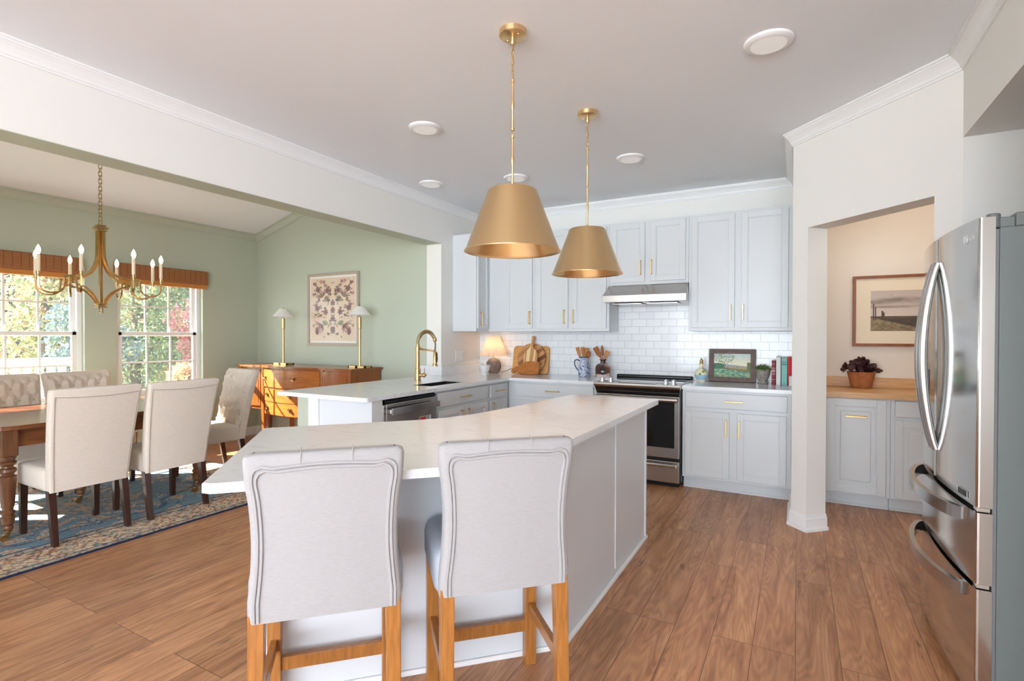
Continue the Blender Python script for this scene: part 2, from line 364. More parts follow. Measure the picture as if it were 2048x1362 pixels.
def pane_mat():
    m = bpy.data.materials.new('window_glass'); m.use_nodes = True; n = m.node_tree.nodes; l = m.node_tree.links
    n.remove(n['Principled BSDF']); out = n['Material Output']
    t = n.new('ShaderNodeBsdfTransparent'); t.inputs[0].default_value = (0.97, 0.98, 0.98, 1); g = n.new('ShaderNodeBsdfGlossy'); g.inputs['Roughness'].default_value = 0.02
    mx = n.new('ShaderNodeMixShader'); mx.inputs[0].default_value = 0.03
    dn = n.new('ShaderNodeBsdfTranslucent'); dn.inputs[0].default_value = (0.95, 0.97, 1, 1); m2 = n.new('ShaderNodeMixShader'); m2.inputs[0].default_value = 0.010   # faint white veil mixed in to imitate haze over the screened panes
    l.new(t.outputs[0], m2.inputs[1]); l.new(dn.outputs[0], m2.inputs[2])
    l.new(m2.outputs[0], mx.inputs[1]); l.new(g.outputs[0], mx.inputs[2]); l.new(mx.outputs[0], out.inputs[0]); return m
M_PANE = pane_mat()
def shade_glow():
    m = bpy.data.materials.new('pleated_shade_fabric'); m.use_nodes = True; n = m.node_tree.nodes; l = m.node_tree.links
    n.remove(n['Principled BSDF']); out = n['Material Output']
    d = n.new('ShaderNodeBsdfDiffuse'); d.inputs[0].default_value = S(245, 236, 225); t = n.new('ShaderNodeBsdfTranslucent'); t.inputs[0].default_value = S(250, 226, 200)
    mx = n.new('ShaderNodeMixShader'); mx.inputs[0].default_value = 0.55
    l.new(d.outputs[0], mx.inputs[1]); l.new(t.outputs[0], mx.inputs[2]); l.new(mx.outputs[0], out.inputs[0]); return m
M_PLEAT = shade_glow()
# ================================================================ the room
ZC = 2.79; YB = 5.42; XL = -3.40; XB = -3.60; XW = -6.50; YA = 4.62; ZB = 2.35; XR = 0.731
D0 = Vector((-0.034, 4.246)); D1 = Vector((0.731, 3.434)); DD = (D1 - D0).normalized(); DN = Vector((-DD.y, DD.x))   # DN points away from the camera
if DN.y < 0: DN = -DN
def one(name, m, fn, M=None):
    b = MB(M); fn(b); return struct(b.build(name, m))
one('floor', M_FLOOR, lambda b: b.box(-6.8, -6.6, -0.12, 2.2, 5.7, 0))
one('ceiling', M_CEIL, lambda b: b.box(-3.41, -6.6, ZC, 2.2, 5.7, ZC + 0.12))
one('wall_back', M_WALL, lambda b: b.box(-3.75, YB, 0, 2.2, YB + 0.14, ZC))
one('wall_left_header', [M_WALL], lambda b: (b.box(XB + 0.004, -6.6, ZB, XL, YA, ZC), b.box(XB + 0.004, YA, 0, XL, YB, ZC)))
one('wall_left_header_dining', M_GREEN, lambda b: (b.box(XB, -6.6, ZB, XB + 0.004, YA, 3.75), b.box(XB, -6.6, ZB - 0.004, XL - 0.001, YA, ZB)))
one('wall_left_near', M_WALL, lambda b: b.box(XB, -6.6, 0, XL, -1.1, ZB - 0.004))
one('wall_art', M_GREEN, lambda b: b.box(XW - 0.2, YA, 0, XB + 0.004, YA + 0.14, 3.75))
one('wall_dining_near', M_GREEN, lambda b: b.box(XW - 0.2, -1.2, 0, XB, -1.1, 3.75))
def sloped(b):
    x0, x1 = XW - 0.2, XB + 0.004; z = lambda x: 2.70 + 0.285 * (x - XW)
    b.hexa([(x0, -1.2, z(x0)), (x1, -1.2, z(x1)), (x0, YA + .14, z(x0)), (x1, YA + .14, z(x1)),
            (x0, -1.2, z(x0) + .12), (x1, -1.2, z(x1) + .12), (x0, YA + .14, z(x0) + .12), (x1, YA + .14, z(x1) + .12)])
one('ceiling_dining', M_CEIL, sloped)
WINS = ((2.93, 3.87), (1.70, 2.64), (0.47, 1.41), (-0.76, 0.18)); WZ0, WZ1 = 0.64, 2.06
def wwall(b):
    b.box(XW - .16, -1.2, 0, XW, YA, WZ0); b.box(XW - .16, -1.2, WZ1, XW, YA, 2.72)
    ys = [-1.2] + [y for w in sorted(WINS) for y in w] + [YA]
    for a, c in zip(ys[::2], ys[1::2]): b.box(XW - .16, a, WZ0, XW, c, WZ1)
one('wall_window', M_GREEN, wwall)
# window units (double hung)
for i, (y0, y1) in enumerate(WINS):
    xo, xi = XW - .15, XW - .055
    b = MB(); fw = 0.045
    for (a, c, d, e) in ((y0, y0 + fw, WZ0, WZ1), (y1 - fw, y1, WZ0, WZ1), (y0, y1, WZ0, WZ0 + fw), (y0, y1, WZ1 - fw, WZ1)): b.box(xo, a, d, xi, c, e, 0.004)
    w = struct(b.build('window_%d' % (i + 1), M_TRIM)); ym = (WZ0 + WZ1) / 2 + 0.005
    for nm, z0, z1, x in (('upper_sash', ym - .02, WZ1 - fw + .001, xo + .015), ('lower_sash', WZ0 + fw - .001, ym + .03, xo + .05)):
        b = MB(); s = 0.04; a, c = y0 + fw - .001, y1 - fw + .001
        for (p, q, r, t) in ((a, a + s, z0, z1), (c - s, c, z0, z1), (a, c, z0, z0 + s), (a, c, z1 - s, z1)): b.box(x, p, r, x + .034, q, t, 0.004)
        for k in (1, 2):
            yy = a + s + (c - a - 2 * s) * k / 3; b.box(x + .009, yy - .009, z0 + s, x + .027, yy + .009, z1 - s)
        zz = (z0 + z1) / 2; b.box(x + .0095, a + s, zz - .009, x + .0265, c - s, zz + .009)
        o = struct(b.build(nm, M_TRIM, w))
        b = MB(); b.box(x + .016, a + s - .002, z0 + s - .002, x + .020, c - s + .002, z1 - s + .002); struct(b.build('pane', M_PANE, w))
    b = MB(); b.box(XW - .054, y0 + .001, WZ0 - .001, XW + .03, y1 - .001, WZ0 + .018, 0.004); struct(b.build('window_sill', M_TRIM, w))

# crown moulding: profile (out from wall, below ceiling) swept along a wall line; n = direction out of the wall
CP = ((0, .088), (.010, .088), (.010, .078), (.016, .074), (.020, .060), (.034, .040), (.050, .024), (.056, .020), (.056, .012), (.066, .012), (.066, 0))
def crown(name, p0, p1, n, m, z=ZC, m0=0.0, m1=0.0, zs=None):
    """m0/m1: how far the piece runs on (mitred) at each end per unit of projection"""
    b = MB(); p0, p1, n = Vector(p0), Vector(p1), Vector(n).normalized(); t = (p1 - p0).normalized(); A, B = [], []
    for o, d in CP:
        q0 = p0 + n * o - t * (m0 * o); q1 = p1 + n * o + t * (m1 * o)
        za, zb = (zs if zs else (z, z)); A.append(b.v((q0.x, q0.y, za - d))); B.append(b.v((q1.x, q1.y, zb - d)))
    for i in range(len(CP) - 1): b.face([A[i], A[i + 1], B[i + 1], B[i]])
    q0, q1 = p0, p1
    za, zb = (zs if zs else (z, z))
    c0, c1 = b.v((q0.x, q0.y, za)), b.v((q1.x, q1.y, zb))
    b.face([A[-1], c0, c1, B[-1]]); b.face([c0, A[0], B[0], c1]); b.face(A + [c0]); b.face(B + [c1])
    return struct(b.build(name, m))
tn = math.tan(radians(22.5))
crown('trim_1', (XL, -6.5), (XL, YB), (1, 0), M_TRIM, m1=-1)
crown('trim_2', (XL, YB), (D0.x, YB), (0, -1), M_TRIM, m0=-1, m1=-1)
crown('trim_3', (D0.x, YB), D0, (-1, 0), M_TRIM, m0=-1, m1=tn)
crown('trim_4', D0, D1, -DN, M_TRIM, m0=tn, m1=-tn)
crown('trim_5', D1, (XR, -6.5), (-1, 0), M_TRIM, m0=-tn)
zs = lambda x: 2.70 + 0.285 * (x - XW)
crown('trim_6', (XW, -1.1), (XW, YA), (1, 0), M_GREEN, z=2.715, m1=-1)
crown('trim_7', (XW, YA), (XB, YA), (0, -1), M_GREEN, zs=(zs(XW) + .004, zs(XB) + .004))

# diagonal pantry wall with its opening, drawn in its own frame: x along DD, y along DN
MD = Matrix(((DD.x, DN.x, 0, D0.x), (DD.y, DN.y, 0, D0.y), (0, 0, 1, 0), (0, 0, 0, 1))); LD = (D1 - D0).length; TH = 0.165
def pant(b):
    b.box(0, 0, 0, .135, TH, 2.10); b.box(.977, 0, 0, LD, TH, 2.10); b.box(0, 0, 2.10, LD, TH, ZC)
one('wall_pantry_diagonal', M_WALL, pant, MD)
one('wall_pantry_return', M_WALL, lambda b: b.box(D0.x, D0.y + .05, 0, D0.x + .12, YB, ZC))
one('wall_pantry_rear', M_CREAM, lambda b: (b.box(D0.x + .121, YB - .008, 0, 1.62, YB, ZC), b.box(D0.x + .12, 4.38, 0, D0.x + .126, YB, ZC), b.box(1.61, 3.56, 0, 1.70, YB, ZC)))
one('wall_alcove', M_WALL, lambda b: b.box(XR, 3.434, 0, 2.2, 3.56, ZC))
one('wall_alcove_rear', M_WALL, lambda b: b.box(1.50, 1.6, 0, 1.60, 3.434, ZC))
one('wall_right_soffit', M_WALL, lambda b: b.box(XR, 0.8, 2.362, 1.50, 3.434, ZC))
one('wall_right', M_WALL, lambda b: b.box(XR, 0.8, 0, 1.50, 2.30, 2.362))
one('wall_right_light_block', M_WALL, lambda b: b.box(2.06, -3.3, 0, 2.2, 0.8, ZC))  # unseen wall added to block side light from the left header
# baseboards
BP = ((0, 0), (.028, 0), (.028, .018), (.016, .026), (.016, .085), (.010, .092), (.008, .108), (0, .112))
def base(name, p0, p1, n, m0=0.0, m1=0.0, m=None):
    b = MB(); p0, p1, n = Vector(p0), Vector(p1), Vector(n).normalized(); t = (p1 - p0).normalized(); A, B = [], []
    for o, d in BP:
        q0 = p0 + n * o - t * (m0 * o); q1 = p1 + n * o + t * (m1 * o); A.append(b.v((q0.x, q0.y, d))); B.append(b.v((q1.x, q1.y, d)))
    for i in range(len(BP)): b.face([A[i], A[(i + 1) % len(BP)], B[(i + 1) % len(BP)], B[i]])
    b.face(A); b.face(B); return struct(b.build(name, m or M_TRIM))
base('baseboard_return', (D0.x, 4.74), D0, (-1, 0), m1=tn)
J0 = D0 + DD * .135
base('baseboard_pillar', D0, J0, -DN, m0=tn, m1=1)
base('baseboard_jamb', J0, J0 + DN * TH, DD, m0=1)
base('baseboard_pantry_near', D0 + DD * .977, D1, -DN, m0=1)
base('baseboard_dining_art', (XW, YA), (XB, YA), (0, -1), m0=-1)
base('baseboard_dining_window', (XW, -1.1), (XW, YA), (1, 0), m1=-1)
# low wall that carries the peninsula, with its white corner board
one('wall_peninsula', M_GREEN, lambda b: b.box(-3.40, 2.76, 0, -3.275, YA - .003, 0.883))
one('trim_8', M_TRIM, lambda b: b.box(-3.2745, 2.752, 0, -3.17, 2.775, 0.883, 0.002))
# tiled splashback on the rear wall
one('wall_splashback_tile', M_TILE, lambda b: (b.box(XL, YB - .009, 0.914, D0.x, YB - .0005, 1.396), b.box(-1.665, YB - .009, 1.396, -0.895, YB - .0005, 1.86)))
# door casing-free reveal of the garden: ground outside
M_LAWN = mat('autumn_lawn', S(120, 130, 70), 0.9, var=0.4, vscale=3)
one('ground', M_LAWN, lambda b: b.box(-40, -20, -0.7, -6.9, 30, -0.45))

# ================================================================ outdoors
M_LEAF = leaf_mat('leaf', None)
M_BARK = mat('bark', S(92, 78, 66), 0.9, var=0.4, vscale=12, stretch=(4, 4, 0.6))
def leaf_blob(name, parent, blobs, n, size, cols, seed):
    """one crown of many small tilted leaf blades scattered through its lobes"""
    rs = np.random.RandomState(seed); blobs = np.array(blobs); w = blobs[:, 3] ** 2 * 1.0; k = rs.choice(len(blobs), n, p=w / w.sum())
    d = rs.normal(size=(n, 3)); d /= np.linalg.norm(d, axis=1)[:, None]; r = rs.rand(n) ** 0.4
    c = blobs[k, :3] + d * (r * blobs[k, 3])[:, None] * np.array([1, 1, .85])
    a = rs.normal(size=(n, 3)); a /= np.linalg.norm(a, axis=1)[:, None]; q = rs.normal(size=(n, 3)); q -= a * (a * q).sum(1)[:, None]; q /= np.linalg.norm(q, axis=1)[:, None]
    s = size * (0.6 + 0.8 * rs.rand(n))[:, None]
    P = np.stack([c - a * s, c + q * s * .42, c + a * s, c - q * s * .42], 1).reshape(-1, 3)
    P -= np.array(world_of(parent).translation)
    me = bpy.data.meshes.new(name); me.vertices.add(4 * n); me.vertices.foreach_set('co', P.astype(np.float32).ravel())
    me.loops.add(4 * n); me.loops.foreach_set('vertex_index', np.arange(4 * n, dtype=np.int32)); me.polygons.add(n)
    me.polygons.foreach_set('loop_start', np.arange(0, 4 * n, 4, dtype=np.int32)); me.polygons.foreach_set('loop_total', np.full(n, 4, dtype=np.int32)); me.update(calc_edges=True)
    pal = np.array([S(*x)[:3] for x in cols]); cc = pal[rs.randint(0, len(pal), n)] * (0.42 + 0.34 * rs.rand(n))[:, None]
    at = me.color_attributes.new('Col', 'FLOAT_COLOR', 'POINT')
    at.data.foreach_set('color', np.concatenate([np.repeat(cc, 4, 0), np.ones((4 * n, 1))], 1).astype(np.float32).ravel())
    me.materials.append(M_LEAF); o = bpy.data.objects.new(name, me); COL.objects.link(o); o.parent = parent; WM[o.name] = world_of(parent); return o
def tree(kind, label, cat, x, y, h, rad, n, size, cols, seed, lobes=9, low=0.25, group=None):
    rs = random.Random(seed); t = thing(kind, label, cat, (x, y, -0.45), group=group)
    bl = []
    for i in range(lobes):
        f = i / max(1, lobes - 1); z = -0.45 + h * (low + (1 - low) * f) - rad * .3 * f; a = rs.random() * 6.28; rr = rad * rs.uniform(.1, .55) * (1 - .5 * f)
        bl.append((x + rr * cos(a), y + rr * sin(a), z, rad * rs.uniform(.5, .8) * (1 - .35 * f)))
    leaf_blob('crown', t, bl, n, size, cols, seed)
    b = MB(); b.tube([(x, y, -.45), (x + .05, y, h * .35), (x, y + .06, h * .7)], [rad * .09, rad * .07, rad * .03], 8)
    for q in bl[::2]: b.tube([(x, y, q[2] - rad * .5), q[:3]], [rad * .035, rad * .012], 6)
    b.build('trunk', M_BARK, t); return t
YG = [(222, 216, 150), (204, 210, 140), (230, 222, 170), (176, 194, 140), (238, 226, 180), (222, 178, 150)]
GR = [(140, 164, 126), (158, 180, 130), (124, 150, 124), (178, 194, 136), (204, 212, 150)]
BG = [(134, 158, 156), (150, 172, 162), (122, 146, 146), (170, 186, 168), (146, 168, 186)]
RD = [(232, 150, 146), (240, 170, 158), (222, 136, 142), (244, 192, 160), (240, 158, 166)]
OR = [(244, 200, 154), (248, 216, 164), (240, 182, 150), (238, 218, 166)]
tree('yellow_tree', 'yellow-leaved autumn tree outside the dining window behind the chandelier', 'tree', -13.5, 4.84, 6.6, 1.7, 9000, .075, YG, 11, 12, .18)
tree('green_tree', 'leafy mid-green tree outside between the two dining windows', 'tree', -16.6, 7.9, 7.4, 2.1, 9000, .075, GR, 12, 12, .1)
tree('red_maple', 'pink-red autumn maple outside the dining window nearest the sideboard', 'tree', -10.8, 6.5, 2.6, 1.1, 6500, .055, RD, 13, 9, .3)
tree('orange_shrub', 'orange autumn shrub below the red maple outside the dining window', 'shrub', -8.4, 4.78, 1.35, .60, 4500, .05, OR, 14, 7, .15)
tree('evergreen_bush', 'dark bluish-green bush outside the lower panes beside the chandelier', 'shrub', -10.0, 4.05, 2.4, .9, 6500, .05, BG, 15, 8, .1)
for i, (x, y, c, lab) in enumerate(((-22.5, 7.0, BG, 'tall shadowy tree beyond the yellow tree outside the dining window'), (-22.5, 12.2, GR, 'tall green tree beyond the mid-green tree outside the dining windows'), (-27.5, 9.6, YG, 'tall yellow-green tree beyond the red maple outside the dining window'), (-19.5, 3.2, GR, 'tall green tree at the picture edge beyond the bluish bush'))):
    tree('woodland_tree', lab, 'tree', x, y, 9.0, 1.75, 9000, .12, c, 30 + i, 14, .05, group='tall trees beyond the garden')
# white garden chairs on the terrace outside
one('ground_terrace', mat('pale_terrace', S(190, 186, 180), 0.9, var=.1), lambda b: b.box(-8.75, 0.0, -0.449, -6.7, 3.9, -0.30))
t = thing('garden_chair', 'white garden chair with slatted back outside the dining window', 'chair', (-8.05, 2.85, -0.30))
b = MB(T(0, 0, 0)); 
b.box(-8.3, 2.50, .12, -7.75, 3.20, .17, .01); b.build('seat', M_WHITE, t)
b = MB()
for k in range(6): b.box(-8.34, 2.52 + k * .115, .17, -8.31, 2.60 + k * .115, .96, .006)
b.box(-8.35, 2.48, .94, -8.30, 3.22, 1.06, .01); b.build('backrest', M_WHITE, t)
for sx in (-8.30, -7.78):
    for sy in (2.52, 3.16): b = MB(); b.box(sx - .02, sy - .02, -.30, sx + .02, sy + .02, .13); b.build('leg', M_WHITE, t)
for sy in (2.50, 3.18): b = MB(); b.box(-8.33, sy - .03, .38, -7.74, sy + .03, .41, .006); b.box(-7.80, sy - .02, .13, -7.76, sy + .02, .39); b.build('armrest', M_WHITE, t)
# ================================================================ kitchen cabinets
def door_leaf(b, x0, x1, z0, z1, y=0.0, fr=0.052, raised=False):
    """framed door in local XZ plane, front at y-0.021"""
    t = 0.021
    b.box(x0, y - t, z0, x0 + fr, y, z1, .0025); b.box(x1 - fr, y - t, z0, x1, y, z1, .0025)
    b.box(x0 + fr - .001, y - t, z0, x1 - fr + .001, y, z0 + fr, .0025); b.box(x0 + fr - .001, y - t, z1 - fr, x1 - fr + .001, y, z1, .0025)
    b.box(x0 + fr - .002, y - .010, z0 + fr - .002, x1 - fr + .002, y, z1 - fr + .002)
    q = .007
    for (a, c, d, e) in ((x0 + fr - .001, x0 + fr + q, z0 + fr, z1 - fr), (x1 - fr - q, x1 - fr + .001, z0 + fr, z1 - fr), (x0 + fr, x1 - fr, z0 + fr - .001, z0 + fr + q), (x0 + fr, x1 - fr, z1 - fr - q, z1 - fr + .001)):
        b.box(a, y - .0165, d, c, y, e, .001)
    if raised: b.box(x0 + fr + .035, y - .019, z0 + fr + .035, x1 - fr - .035, y, z1 - fr - .035, .008, 2)
def pull(b, x, z, vert=True, ln=.145, y=-.021):
    h = ln / 2; w = .0055
    if vert:
        b.box(x - w, y - .034, z - h, x + w, y - .024, z + h, .0015)
        for s in (-1, 1): b.box(x - w, y - .03, z + s * (h - .008) - .006, x + w, y + .002, z + s * (h - .008) + .006, .001)
    else:
        b.box(x - h, y - .034, z - w, x + h, y - .024, z + w, .0015)
        for s in (-1, 1): b.box(x + s * (h - .008) - .006, y - .03, z - w, x + s * (h - .008) + .006, y + .002, z + w, .001)
def cabinet(name, label, M, Wd, D, z0, z1, doors=(), drawers=(), toe=0.0, group=None, m=None, fr=0.052, sunk=None):
    p = M @ Vector((0, 0, 0)); t = thing(name, label, 'cabinet', (p.x, p.y, 0 if toe else z0), 0, group); m = m or M_CAB
    b = MB(M)
    if sunk: b.box(0, 0, z0 + toe, Wd, D, sunk); b.box(0, 0, sunk, Wd, .07, z1); b.box(0, .07, sunk, .03, D, z1); b.box(Wd - .03, .07, sunk, Wd, D, z1)
    else: b.box(0, 0, z0 + toe, Wd, D, z1, .002)
    b.build('body', m, t)
    if toe: b = MB(M); b.box(0.001, .072, 0, Wd - .001, .09, toe + .001); b.box(.001, .058, 0, Wd - .001, .0725, .018, .003); b.build('toe_kick', m, t)
    for (x0, x1, a, c, hx, hz, raised) in doors:
        b = MB(M); door_leaf(b, x0, x1, a, c, fr=fr, raised=raised); d = b.build('door', m, t)
        if hz is not None: b = MB(M); pull(b, hx, hz) if hx is not None else pull(b, (x0 + x1) / 2, hz, False); b.build('handle', M_GOLD, d)
    for (x0, x1, a, c) in drawers:
        b = MB(M); b.box(x0, -.021, a, x1, 0, c, .005, 2); d = b.build('drawer', m, t)
        b = MB(M); pull(b, (x0 + x1) / 2, (a + c) / 2, False); b.build('handle', M_GOLD, d)
    return t
UZ0, UZ1, YU = 1.397, 2.472, 5.086
g = 'grey wall cabinets'
cabinet('wall_cabinet', 'grey wall cabinet on the short white wall beside the opening, its plain side panel showing', T(-3.09, 4.835, 0, pi / 2), .251, .309, UZ0, UZ1,
        doors=[(.012, .235, UZ0 + .03, UZ1 - .025, .05, 1.535, False)], group=g, fr=.045)
def upper(label, x0, x1, z0, doors): return cabinet('wall_cabinet', label, T(x0, YU, 0), x1 - x0, YB - YU - .001, z0, UZ1, doors=[(a - x0, c - x0, z0 + .03, UZ1 - .02, (h - x0), hz, False) for a, c, h, hz in doors], group=g)
upper('grey corner wall cabinet with one door, above the pleated lamp', -3.088, -2.497, UZ0, [(-2.858, -2.522, -2.545, 1.545)])
upper('grey two-door wall cabinet partly behind the two brass pendants, above the blue jug', -2.496, -1.665, UZ0, [(-2.472, -2.105, -2.141, 1.55), (-2.057, -1.69, -2.04, 1.55)])
upper('short grey two-door wall cabinet above the steel range hood', -1.664, -.896, 1.85, [(-1.637, -1.305, -1.345, 2.015), (-1.249, -.923, -1.238, 2.015)])
upper('tall grey two-door wall cabinet above the framed painting and books', -.895, D0.x - .004, UZ0, [(-.868, -.498, -.531, 1.562), (-.444, -.072, -.428, 1.565)])
gb = 'grey base cabinets'
cabinet('base_cabinet', 'grey base cabinet with a drawer over two doors, right of the range beneath the books', T(-.894, 4.80, 0), .855, .60, 0, .883, toe=.105,
        doors=[(.026, .388, .13, .695, .365, .565, False), (.449, .819, .13, .695, .467, .565, False)], drawers=[(.026, .826, .728, .86)], group=gb)
cabinet('base_cabinet', 'grey corner base cabinet with one wide drawer, left of the range', T(-2.6615, 4.80, 0), .9695, .60, 0, .883, toe=.105,
        doors=[(.0915, .4965, .13, .690, .4715, .565, False), (.5165, .9415, .13, .690, .5415, .565, False)], drawers=[(.0915, .9415, .728, .86)], group=gb)
MP = lambda y: T(-2.662, y, 0, pi / 2)
cabinet('base_cabinet', 'grey sink base cabinet in the peninsula with a wide brass-handled front', MP(3.531), .845, .60, 0, .883, toe=.105, sunk=.69,
        doors=[(.035, .40, .13, .712, .362, .615, False), (.44, .818, .13, .712, .475, .615, False)], drawers=[(.02, .818, .742, .866)], group=gb)
cabinet('base_cabinet', 'narrow grey base cabinet in the inside corner of the peninsula with one small drawer', MP(4.377), .42, .60, 0, .883, toe=.105,
        doors=[(.028, .352, .13, .712, .066, .62, False)], drawers=[(.028, .352, .735, .862)], group=gb)
# end panel of the peninsula
b = MB(); b.box(-3.169, 2.772, 0, -2.664, 2.80, .883); b.box(-2.664, 2.770, 0, -2.642, 2.8785, .883, .002); b.box(-3.169, 2.80, 0, -2.664, 2.8785, .883)
o = b.build('cabinet_end_panel', M_CABW); tag(o, 'plain white end panel closing the peninsula beside the dishwasher', 'panel')
# dishwasher
t = thing('dishwasher', 'stainless steel dishwasher under the peninsula worktop with a red sticker', 'dishwasher', (-2.66, 3.2, 0)); M = MP(2.880)
b = MB(M); b.box(.002, .012, .10, .648, .60, .875, .002); b.box(.004, .05, 0, .646, .5, .10); b.build('body', M_BLACK, t)
b = MB(M); b.box(.003, -.022, .11, .036, .012, .842, .003); b.box(.036, -.024, .11, .645, .012, .845, .006); b.build('door', M_STEEL, t)
b = MB(M); b.box(.03, -.018, .848, .640, .012, .868, .003); b.build('control_strip', M_BLACK, t)
b = MB(M); b.tube([(.05, -.066, .79), (.35, -.07, .79), (.625, -.066, .79)], 0, flat=(.024, .008), up=(0, 0, 1))
for x in (.055, .62): b.box(x - .014, -.064, .775, x + .014, -.02, .806, .004)
b.build('handle', M_STEELH, t)
st = MB(M); st.box(.415, -.0252, .50, .565, -.0238, .705); k = st.build('sticker', mat('grey_sticker', S(168, 170, 168), .5), t)
st = MB(M); st.box(.425, -.0258, .60, .492, -.0250, .695); st.build('sticker_red_block', mat('red_sticker', S(206, 30, 44), .5), k)
st = MB(M); st.box(.548, -.0258, .50, .561, -.0250, .70); st.build('sticker_edge', M_WHITE, k)

# worktops
def arc(cx, cy, r, a0, a1, n=6): return [(cx + r * cos(radians(a0 + (a1 - a0) * i / n)), cy + r * sin(radians(a0 + (a1 - a0) * i / n))) for i in range(n + 1)]
XF = -2.625; YF = 4.757
hole = (-2.965, 3.60, -2.755, 4.09)
def slab(polys):
    b = MB()
    for p in polys: b.prism(p, .884, .914)
    bmesh.ops.remove_doubles(b.b, verts=b.b.verts, dist=1e-5)
    return b
hx0, hy0, hx1, hy1 = hole
# three abutting pieces around the sink cut-out share their faces
P1 = [(-3.55, 2.69)] + arc(XF - .035, 2.725, .035, -90, 0) + [(XF, hy0), (hx1, hy0), (hx0, hy0), (-3.55, hy0)]
P2 = [(-3.55, hy0), (hx0, hy0), (hx0, hy1), (-3.55, hy1)]
P3 = [(hx1, hy0), (XF, hy0), (XF, hy1), (hx1, hy1)]
P4 = [(-3.55, hy1), (hx0, hy1), (hx1, hy1), (XF, hy1), (XF, YF - .03), (XF + .009, YF - .009), (XF + .03, YF), (-1.693, YF), (-1.693, YB - .010), (XL + .001, YB - .010), (XL + .001, YA - .001), (-3.55, YA - .001)]
t = thing('worktop', 'white quartz worktop running along the peninsula and back wall to the range', 'worktop', (-2.9, 4.0, .884), group=None)
b = slab([P1, P2, P3, P4]); b.build('slab', M_QUARTZ, t)
b = MB(); b.box(XL + .001, YA, .9142, XL + .021, YB - .011, 1.018, .002); b.build('upstand', M_QUARTZ, t)
b = MB(); b.box(-3.70, YA - .021, .9142, XL + .021, YA - .001, 1.018, .002); b.build('upstand', M_QUARTZ, t)
b = MB(); b.prism([(-.893, YF), (D0.x - .004, YF), (D0.x - .004, YB - .010), (-.893, YB - .010)], .884, .914, .003); o = b.build('worktop', M_QUARTZ)
tag(o, 'short white quartz worktop right of the range, carrying the painting and books', 'worktop')
# sink
b = MB(); z0 = .70
b.box(hx0 + .0005, hy0 + .0005, z0, hx1 - .0005, hy1 - .0005, z0 + .006)
for (a, c, d, e) in ((hx0 + .0005, hy0 + .0005, hx0 + .007, hy1 - .0005), (hx1 - .007, hy0 + .0005, hx1 - .0005, hy1 - .0005), (hx0 + .007, hy0 + .0005, hx1 - .007, hy0 + .007), (hx0 + .007, hy1 - .007, hx1 - .007, hy1 - .0005)): b.box(a, c, z0, d, e, .9136)
t = thing('sink', 'black undermount sink let into the peninsula worktop', 'sink', (-2.86, 3.84, z0)); b.build('basin', M_DARKSINK, t)
b = MB(); b.lathe([(.001, z0 + .008), (.03, z0 + .008), (.034, z0 + .006)], (-2.86, 3.84, 0), 16); b.build('drain', M_STEELH, t)
# spring faucet
fx, fy = -3.19, 3.96
t = thing('faucet', 'brass spring-neck pull-down faucet standing at the peninsula sink', 'faucet', (fx, fy, .914))
b = MB(); b.lathe([(.034, .9142), (.034, .918), (.028, .922), (.027, 1.03), (.021, 1.034), (.020, 1.21), (.027, 1.212), (.027, 1.24), (.020, 1.243), (.018, 1.262)], (fx, fy, 0), 20); b.build('body', M_GOLD, t)
arcp = [(fx + .105 - .105 * cos(a), fy, 1.262 + (.02 if 0 else 0) + .125 * sin(a)) for a in [pi * k / 24 for k in range(0, 25)]]
arcp = [(fx, fy, 1.25)] + arcp[:-3] ; endp = arcp[-1]
b = MB(); b.tube(arcp + [(fx + .208, fy, 1.27), (fx + .205, fy, 1.20)], .007, 8); b.build('hose', M_BLACK, t)
b = MB(); coil = []; n = len(arcp); turns = 26
for i in range(turns * 10):
    f = i / (turns * 10 - 1) * (n - 1.001); k = int(f); p = Vector(arcp[k]).lerp(Vector(arcp[k + 1]), f - k); tg = (Vector(arcp[k + 1]) - Vector(arcp[k])).normalized()
    nb = Vector((0, 1, 0)); nn = tg.cross(nb); a = i / 10 * 2 * pi; coil.append(p + nn * (.0165 * cos(a)) + nb * (.0165 * sin(a)))
b.tube(coil, .0032, 5); b.build('spring', M_GOLD, t)
b = MB(); b.ball(endp, .02, 14, 8); b.lathe([(.001, 1.062), (.026, 1.062), (.026, 1.078), (.018, 1.084), (.017, 1.195), (.012, 1.202), (.001, 1.203)], (fx + .205, fy, 0), 16); b.build('spray_head', M_GOLD, t)
b = MB(); b.tube([(fx + .225, fy, 1.19), (fx + .229, fy, 1.14), (fx + .227, fy, 1.10)], .006, 6); b.build('spray_button', M_BLACK, t)
b = MB(); b.tube([(fx + .02, fy, 1.226), (fx + .195, fy, 1.21)], .005, 8); b.tube([(fx + .02, fy, 1.216), (fx + .195, fy, 1.20)], .004, 8); b.build('support_arm', M_GOLD, t)
b = MB(); b.tube([(fx + .02, fy, .972), (fx + .06, fy + .012, .972)], .016, 10); b.ball((fx + .066, fy + .013, .972), .022, 14, 8); b.tube([(fx + .07, fy + .012, .985), (fx + .076, fy + .006, 1.04)], .0035, 6); b.build('lever', M_GOLD, t)

